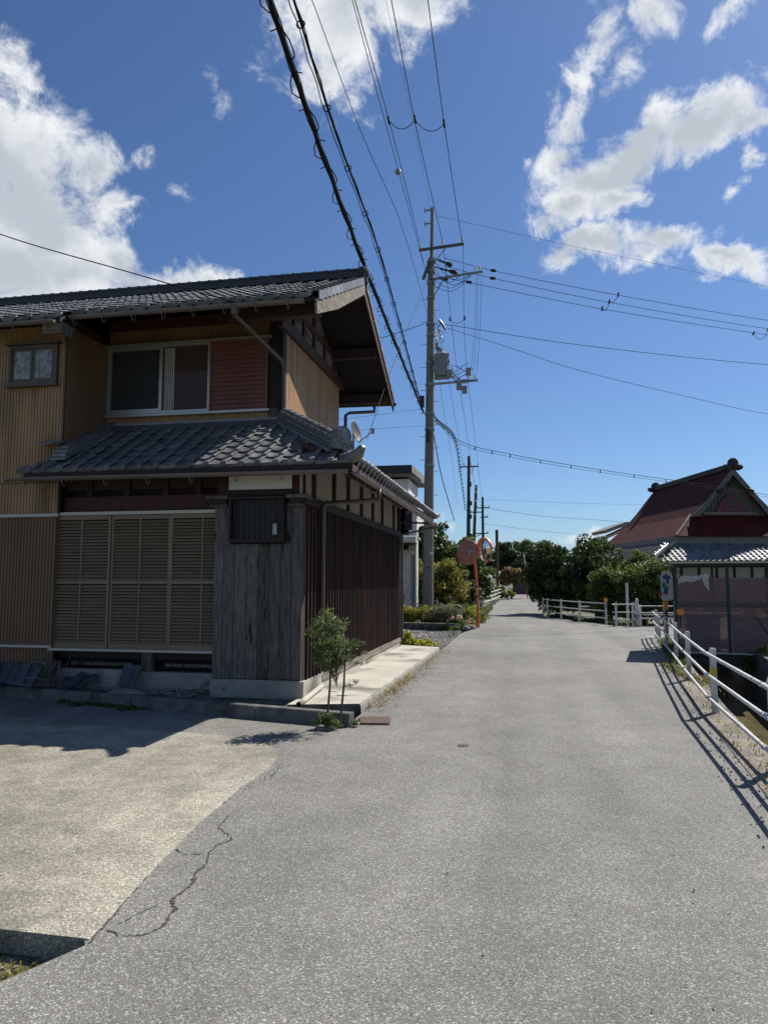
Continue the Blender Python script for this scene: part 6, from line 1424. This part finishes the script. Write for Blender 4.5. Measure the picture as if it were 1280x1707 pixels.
# sapling by the kerb
t = thing('sapling', 'slender bamboo-leaved sapling growing by the kerb end at the house corner', 'sapling', (-2.2,8.0,ROAD)); rr = random.Random(40)
g = MB(); tips = []
for (x1, y1, z1) in ((-2.14,8.0,1.0),(-1.98,8.05,.95)):
    g2 = MB(); g2.tube([(-2.2 if x1 < -2.1 else -2.05,8.0,ROAD-.05),(x1-.02,8.0,.35),(x1,y1,z1)], [.014,.012,.006], 7); obj('stem', g2, M['trunk'], t)
for i in range(60):
    c = Vector((-2.17+rr.gauss(0,.105), 8.02+rr.gauss(0,.10), .78+rr.gauss(0,.17)))
    if c.z < .42: continue
    s_ = Vector((-2.08,8.0,max(.35,c.z-.25))); g.tube([tuple(s_), tuple(s_.lerp(c,.6)+Vector((0,0,.03))), tuple(c)], .0025, 4); tips.append(c)
obj('twigs', g, M['trunk'], t, kind='stuff')
g = MB()
for c in tips: leaves(g, c, .105, 44, .062, rr, .7, .26, .1, .2)
for c in ((-2.38,7.98,.98),(-2.30,7.95,.93),(-1.95,8.0,.38),(-1.88,8.0,.42),(-1.80,8.0,.85),(-1.77,8.0,.74),(-1.83,8.0,.62)): leaves(g, Vector(c), .06, 26, .04, rr, .6, .32, .1, .2)
obj('foliage', g, M['leaf_sap'], t, kind='stuff')
tree('ground_shoots', 'tuft of small shoots at the foot of the sapling against the kerb', 'plant', (-2.2,7.98,ROAD), [((-2.2,7.92,.0),(.12,.08,.09)),((-2.1,7.9,-.03),(.09,.07,.06)),((-1.88,8.12,-.05),(.05,.05,.05))], 'leaf_sap', 800, .035, 41, .01, 2, trunk=False, asp=.3, m2='leaf_mid', clump=.5)
o = obj('sapling_ring', MB().tube([(-2.2,7.97,ROAD),(-2.2,7.97,ROAD+.025)], .11, 18), M['conc'], loc=(-2.2,7.97,ROAD)); tag(o, 'low round concrete collar at the foot of the sapling', 'concrete ring')
def weeds(name, label, area, n_, h, m_, seed, spread=.4, w_=.006):
    rr = random.Random(seed); g = MB()
    for _ in range(n_):
        x, y, z = area(rr); a = rr.uniform(0,6.28); L_ = h*rr.uniform(.4,1.2); dx, dy = math.cos(a)*L_*spread, math.sin(a)*L_*spread; px, py = -math.sin(a)*w_, math.cos(a)*w_
        b = len(g.v); g.v += [(x-px,y-py,z),(x+px,y+py,z),(x+dx*.5+px*.7,y+dy*.5+py*.7,z+L_*.7),(x+dx*.5-px*.7,y+dy*.5-py*.7,z+L_*.7),(x+dx,y+dy,z+L_*.85)]
        g.f += [(b,b+1,b+2,b+3),(b+3,b+2,b+4)]
    o = obj(name, g, M[m_]); tag(o, label, name.replace('_',' '), kind='stuff'); return o
weeds('dry_grass', 'dry straw-coloured grass along the foot of the concrete strip', lambda r_: (-2.0+r_.random()**2*.16, 9.3+r_.random()**.8*3.2, ROAD+.002), 330, .10, 'straw', 1, 1.7)
weeds('dry_grass', 'thin dry grass at the far end of the concrete strip', lambda r_: (-1.93+r_.random()**2*.15, 13+r_.random()*4, ROAD+.002), 160, .08, 'straw', 2, 1.6)
def kerbweed(r_):
    u = r_.random(); d = kn*(.02+.15*r_.random()**2*(1+.6*math.sin(u*11))); p = Vector((-1.95,8.06,0))+kd*(2.9+1.45*(u+.08*math.sin(u*23))); return (p.x+d.x, p.y+d.y, ROAD+.002)
weeds('clover', 'patch of small green clover at the foot of the kerb before the shutters', kerbweed, 750, .045, 'leaf_mid', 3, .9, .012)
weeds('canal_grass', 'yellow-green grass tuft on the canal edge around the second near fence post', lambda r_: (ce(13.4)-.22+r_.gauss(0,.07), 13.7+r_.gauss(0,.75), ROAD+.008), 1700, .05, 'leaf_mossy', 4, .9, .008)
weeds('canal_grass', 'sparse dry weeds scattered along the near canal edge', lambda r_: (lambda y: (ce(y)-.3*r_.random()-.02, y, ROAD+.008))(3+r_.random()**.8*9), 220, .05, 'leaf_yellow', 5, 1.0, .006)
weeds('canal_grass', 'weeds on the canal edge beside the shelter foot', lambda r_: (lambda y: (ce(y)-.38*r_.random()+.05, y, ROAD+.008))(15+r_.random()*6), 1800, .12, 'leaf_mid', 6, .8, .009)
weeds('mossy_weeds', 'moss and tiny weeds in the gutter at the lower left corner', lambda r_: (-2.1-r_.random()*1.0, 2.6+r_.random()*.5, -.197), 900, .02, 'leaf_yellow', 7, 1.2, .006)
weeds('verge_grass', 'rough grass along the left verge beyond the flower bed', lambda r_: (-1.75-r_.random()**2*.9, 26+r_.random()*16, ROAD), 4000, .16, 'leaf_mid', 8, .8, .014)
weeds('verge_grass', 'rough grass strip under the fence by the big dark hedge', lambda r_: (lambda u: (1.0+u*2.2+r_.uniform(0,.7), 34.4-u*6+r_.uniform(0,.8), ROAD-.1))(r_.random()), 3500, .2, 'leaf_dark', 9, .6, .014)
rr = random.Random(77); g = MB()
for i in range(90):
    x = rr.uniform(-1.6,1.6); y = 2.2+rr.random()**1.5*14; leaves(g, (x,y,ROAD+.008), .002, 1, rr.uniform(.01,.03), rr, .2, .5, 3)
for i in range(160):
    y = 9.2+rr.random()*8; leaves(g, (-1.98+rr.random()**2*.3,y,ROAD+.008), .003, 1, rr.uniform(.01,.03), rr, .2, .5, 3)
for i in range(200):
    u = rr.random()*3.5; p_ = Vector((-1.95,8.06,0))+kd*u+kn*(.02+.25*rr.random()**2); leaves(g, (p_.x,p_.y,ROAD+.012), .003, 1, rr.uniform(.01,.03), rr, .2, .5, 3)
o = obj('leaf_litter', g, M['greywood'])
g = MB()
for i in range(900):
    y = 9.0+rr.random()*8.5; r_ = rr.uniform(.003,.009); g.ball((-2.0+rr.random()**2.5*.35, y, ROAD+.003), r_, 4, 3)
for i in range(900):
    y = 3+rr.random()*15; r_ = rr.uniform(.003,.010); g.ball((ce(y)-.36-rr.random()**2.5*.3+.06*rr.random(), y, ROAD+.006), r_, 4, 3)
for i in range(260):
    k_ = rr.random(); x = -2.31+.03*math.sin(k_*9)+rr.gauss(0,.03); r_ = rr.uniform(.002,.0045); g.ball((x+.12, 3.2+k_*3.3, ROAD+.004), r_, 4, 3)
o2 = obj('road_grit', g, M['stone']); tag(o2, 'fine loose grit gathered along both edges of the road', 'grit', kind='stuff'); tag(o, 'small dark bits of leaf litter scattered on the road and along the kerb', 'leaf litter', kind='stuff')
# loose gravel stones in the yard and in the soil
rr = random.Random(50); g = MB()
for i in range(2600):
    x = -1.95-rr.random()**1.2*2.3; y = 17.4+rr.random()*6; r_ = rr.uniform(.012,.032); g.ball((x,y,ROAD+.018), r_, 5, 3, 1.2,1,.7)
for i in range(900):
    x = -4.3-rr.random()*3; yk = 8.4-(x+1.95)*.222; y = yk+rr.random()*(9.45-yk); r_ = rr.uniform(.008,.022); g.ball((x,y,.03+.05*(y-yk)), r_, 5, 3, 1.2,1,.7)
o = obj('gravel_stones', g, M['stone']); tag(o, 'loose grey gravel stones in the yard and by the kerb', 'gravel', kind='stuff')

# ================================================================== FAR END OF THE ROAD
t = thing('boundary_wall', 'low weathered board wall closing the view at the road bend', 'wall', (-.0,86,-.1))
for i in range(14): g = MB(); x = -1.1+i*.22; g.box(x+.008,x+.212,86,86.08,-.1,1.55+.05*math.sin(i*2.1)); obj('plank', g, M['greywood'], t)
t = thing('barn', 'small dark barn with a pale roof edge above the board wall', 'barn', (.4,92,0))
g = MB(); g.box(-.9,2.6,90,94,-.1,2.4); obj('wall', g, M['darkwood'], t)
g = MB(); g.prism([(-1.3,89.5,1.9),(1.0,89.5,3.2),(3.2,89.5,2.0),(3.2,89.5,1.85),(1.0,89.5,3.03),(-1.3,89.5,1.75)], (0,5,0)); obj('roof', g, M['rooftrim'], t)
t = thing('barrier', 'small white barrier board at the end of the left fence', 'barrier', (-1.2,76,-.1)); g = MB(); g.box(-1.55,-.95,76,76.06,.25,.75); obj('board', g, M['white'], t)
for x in (-1.5,-1.02): g = MB(); g.box(x,x+.05,76.06,76.12,-.1,.8); obj('leg', g, M['white'], t)
t = thing('roadside_post', 'slim far post, orange below and white above, before the dark hedge', 'post', (.32,66,-.1)); g = MB(); g.tube([(.32,66,-.1),(.30,66,1.7)], .05, 8); obj('lower_part', g, M['orange'], t)
g = MB(); g.tube([(.30,66,1.7),(.24,66,2.6),(.05,66,3.9)], .05, 8); obj('upper_part', g, M['white'], t)
t = thing('chimney_stack', 'thin reddish-brown chimney pipe rising above the far dark tree', 'chimney', (-3.5,98,0)); g = MB(); g.tube([(-3.4,98,0),(-3.4,98,8.3)], .20, 10); obj('pipe', g, M['rust'], t)
for i, (x, y, r_, lf) in enumerate(((-9,70,2.6,'leaf_mid'),(-14,80,3.2,'leaf_dark'),(-7.2,52,1.9,'leaf_mid'),(9,75,3,'leaf_dark'),(5.5,60,2.0,'leaf_mid'),(15,85,3.4,'leaf_dark'),(26,70,3.2,'leaf_dark'),(4.5,100,3.0,'leaf_dark'))):
    tree('background_tree', ('broad tree behind the left garden','dark tree far left behind the white house','rounded tree behind the yellowing garden tree','dark tree behind the right hedge','mid green tree behind the right hedge','far dark tree behind the red-roofed house','dark tree right of the red-roofed house','far dark tree above the barn')[i], 'tree',
         (x,y,-.1), [((x,y,r_*.8),(r_,r_,r_*.7)),((x+r_*.6,y,r_*.6),(r_*.7,r_*.7,r_*.5))], lf, 5000, .3, 60+i, .2, 4)
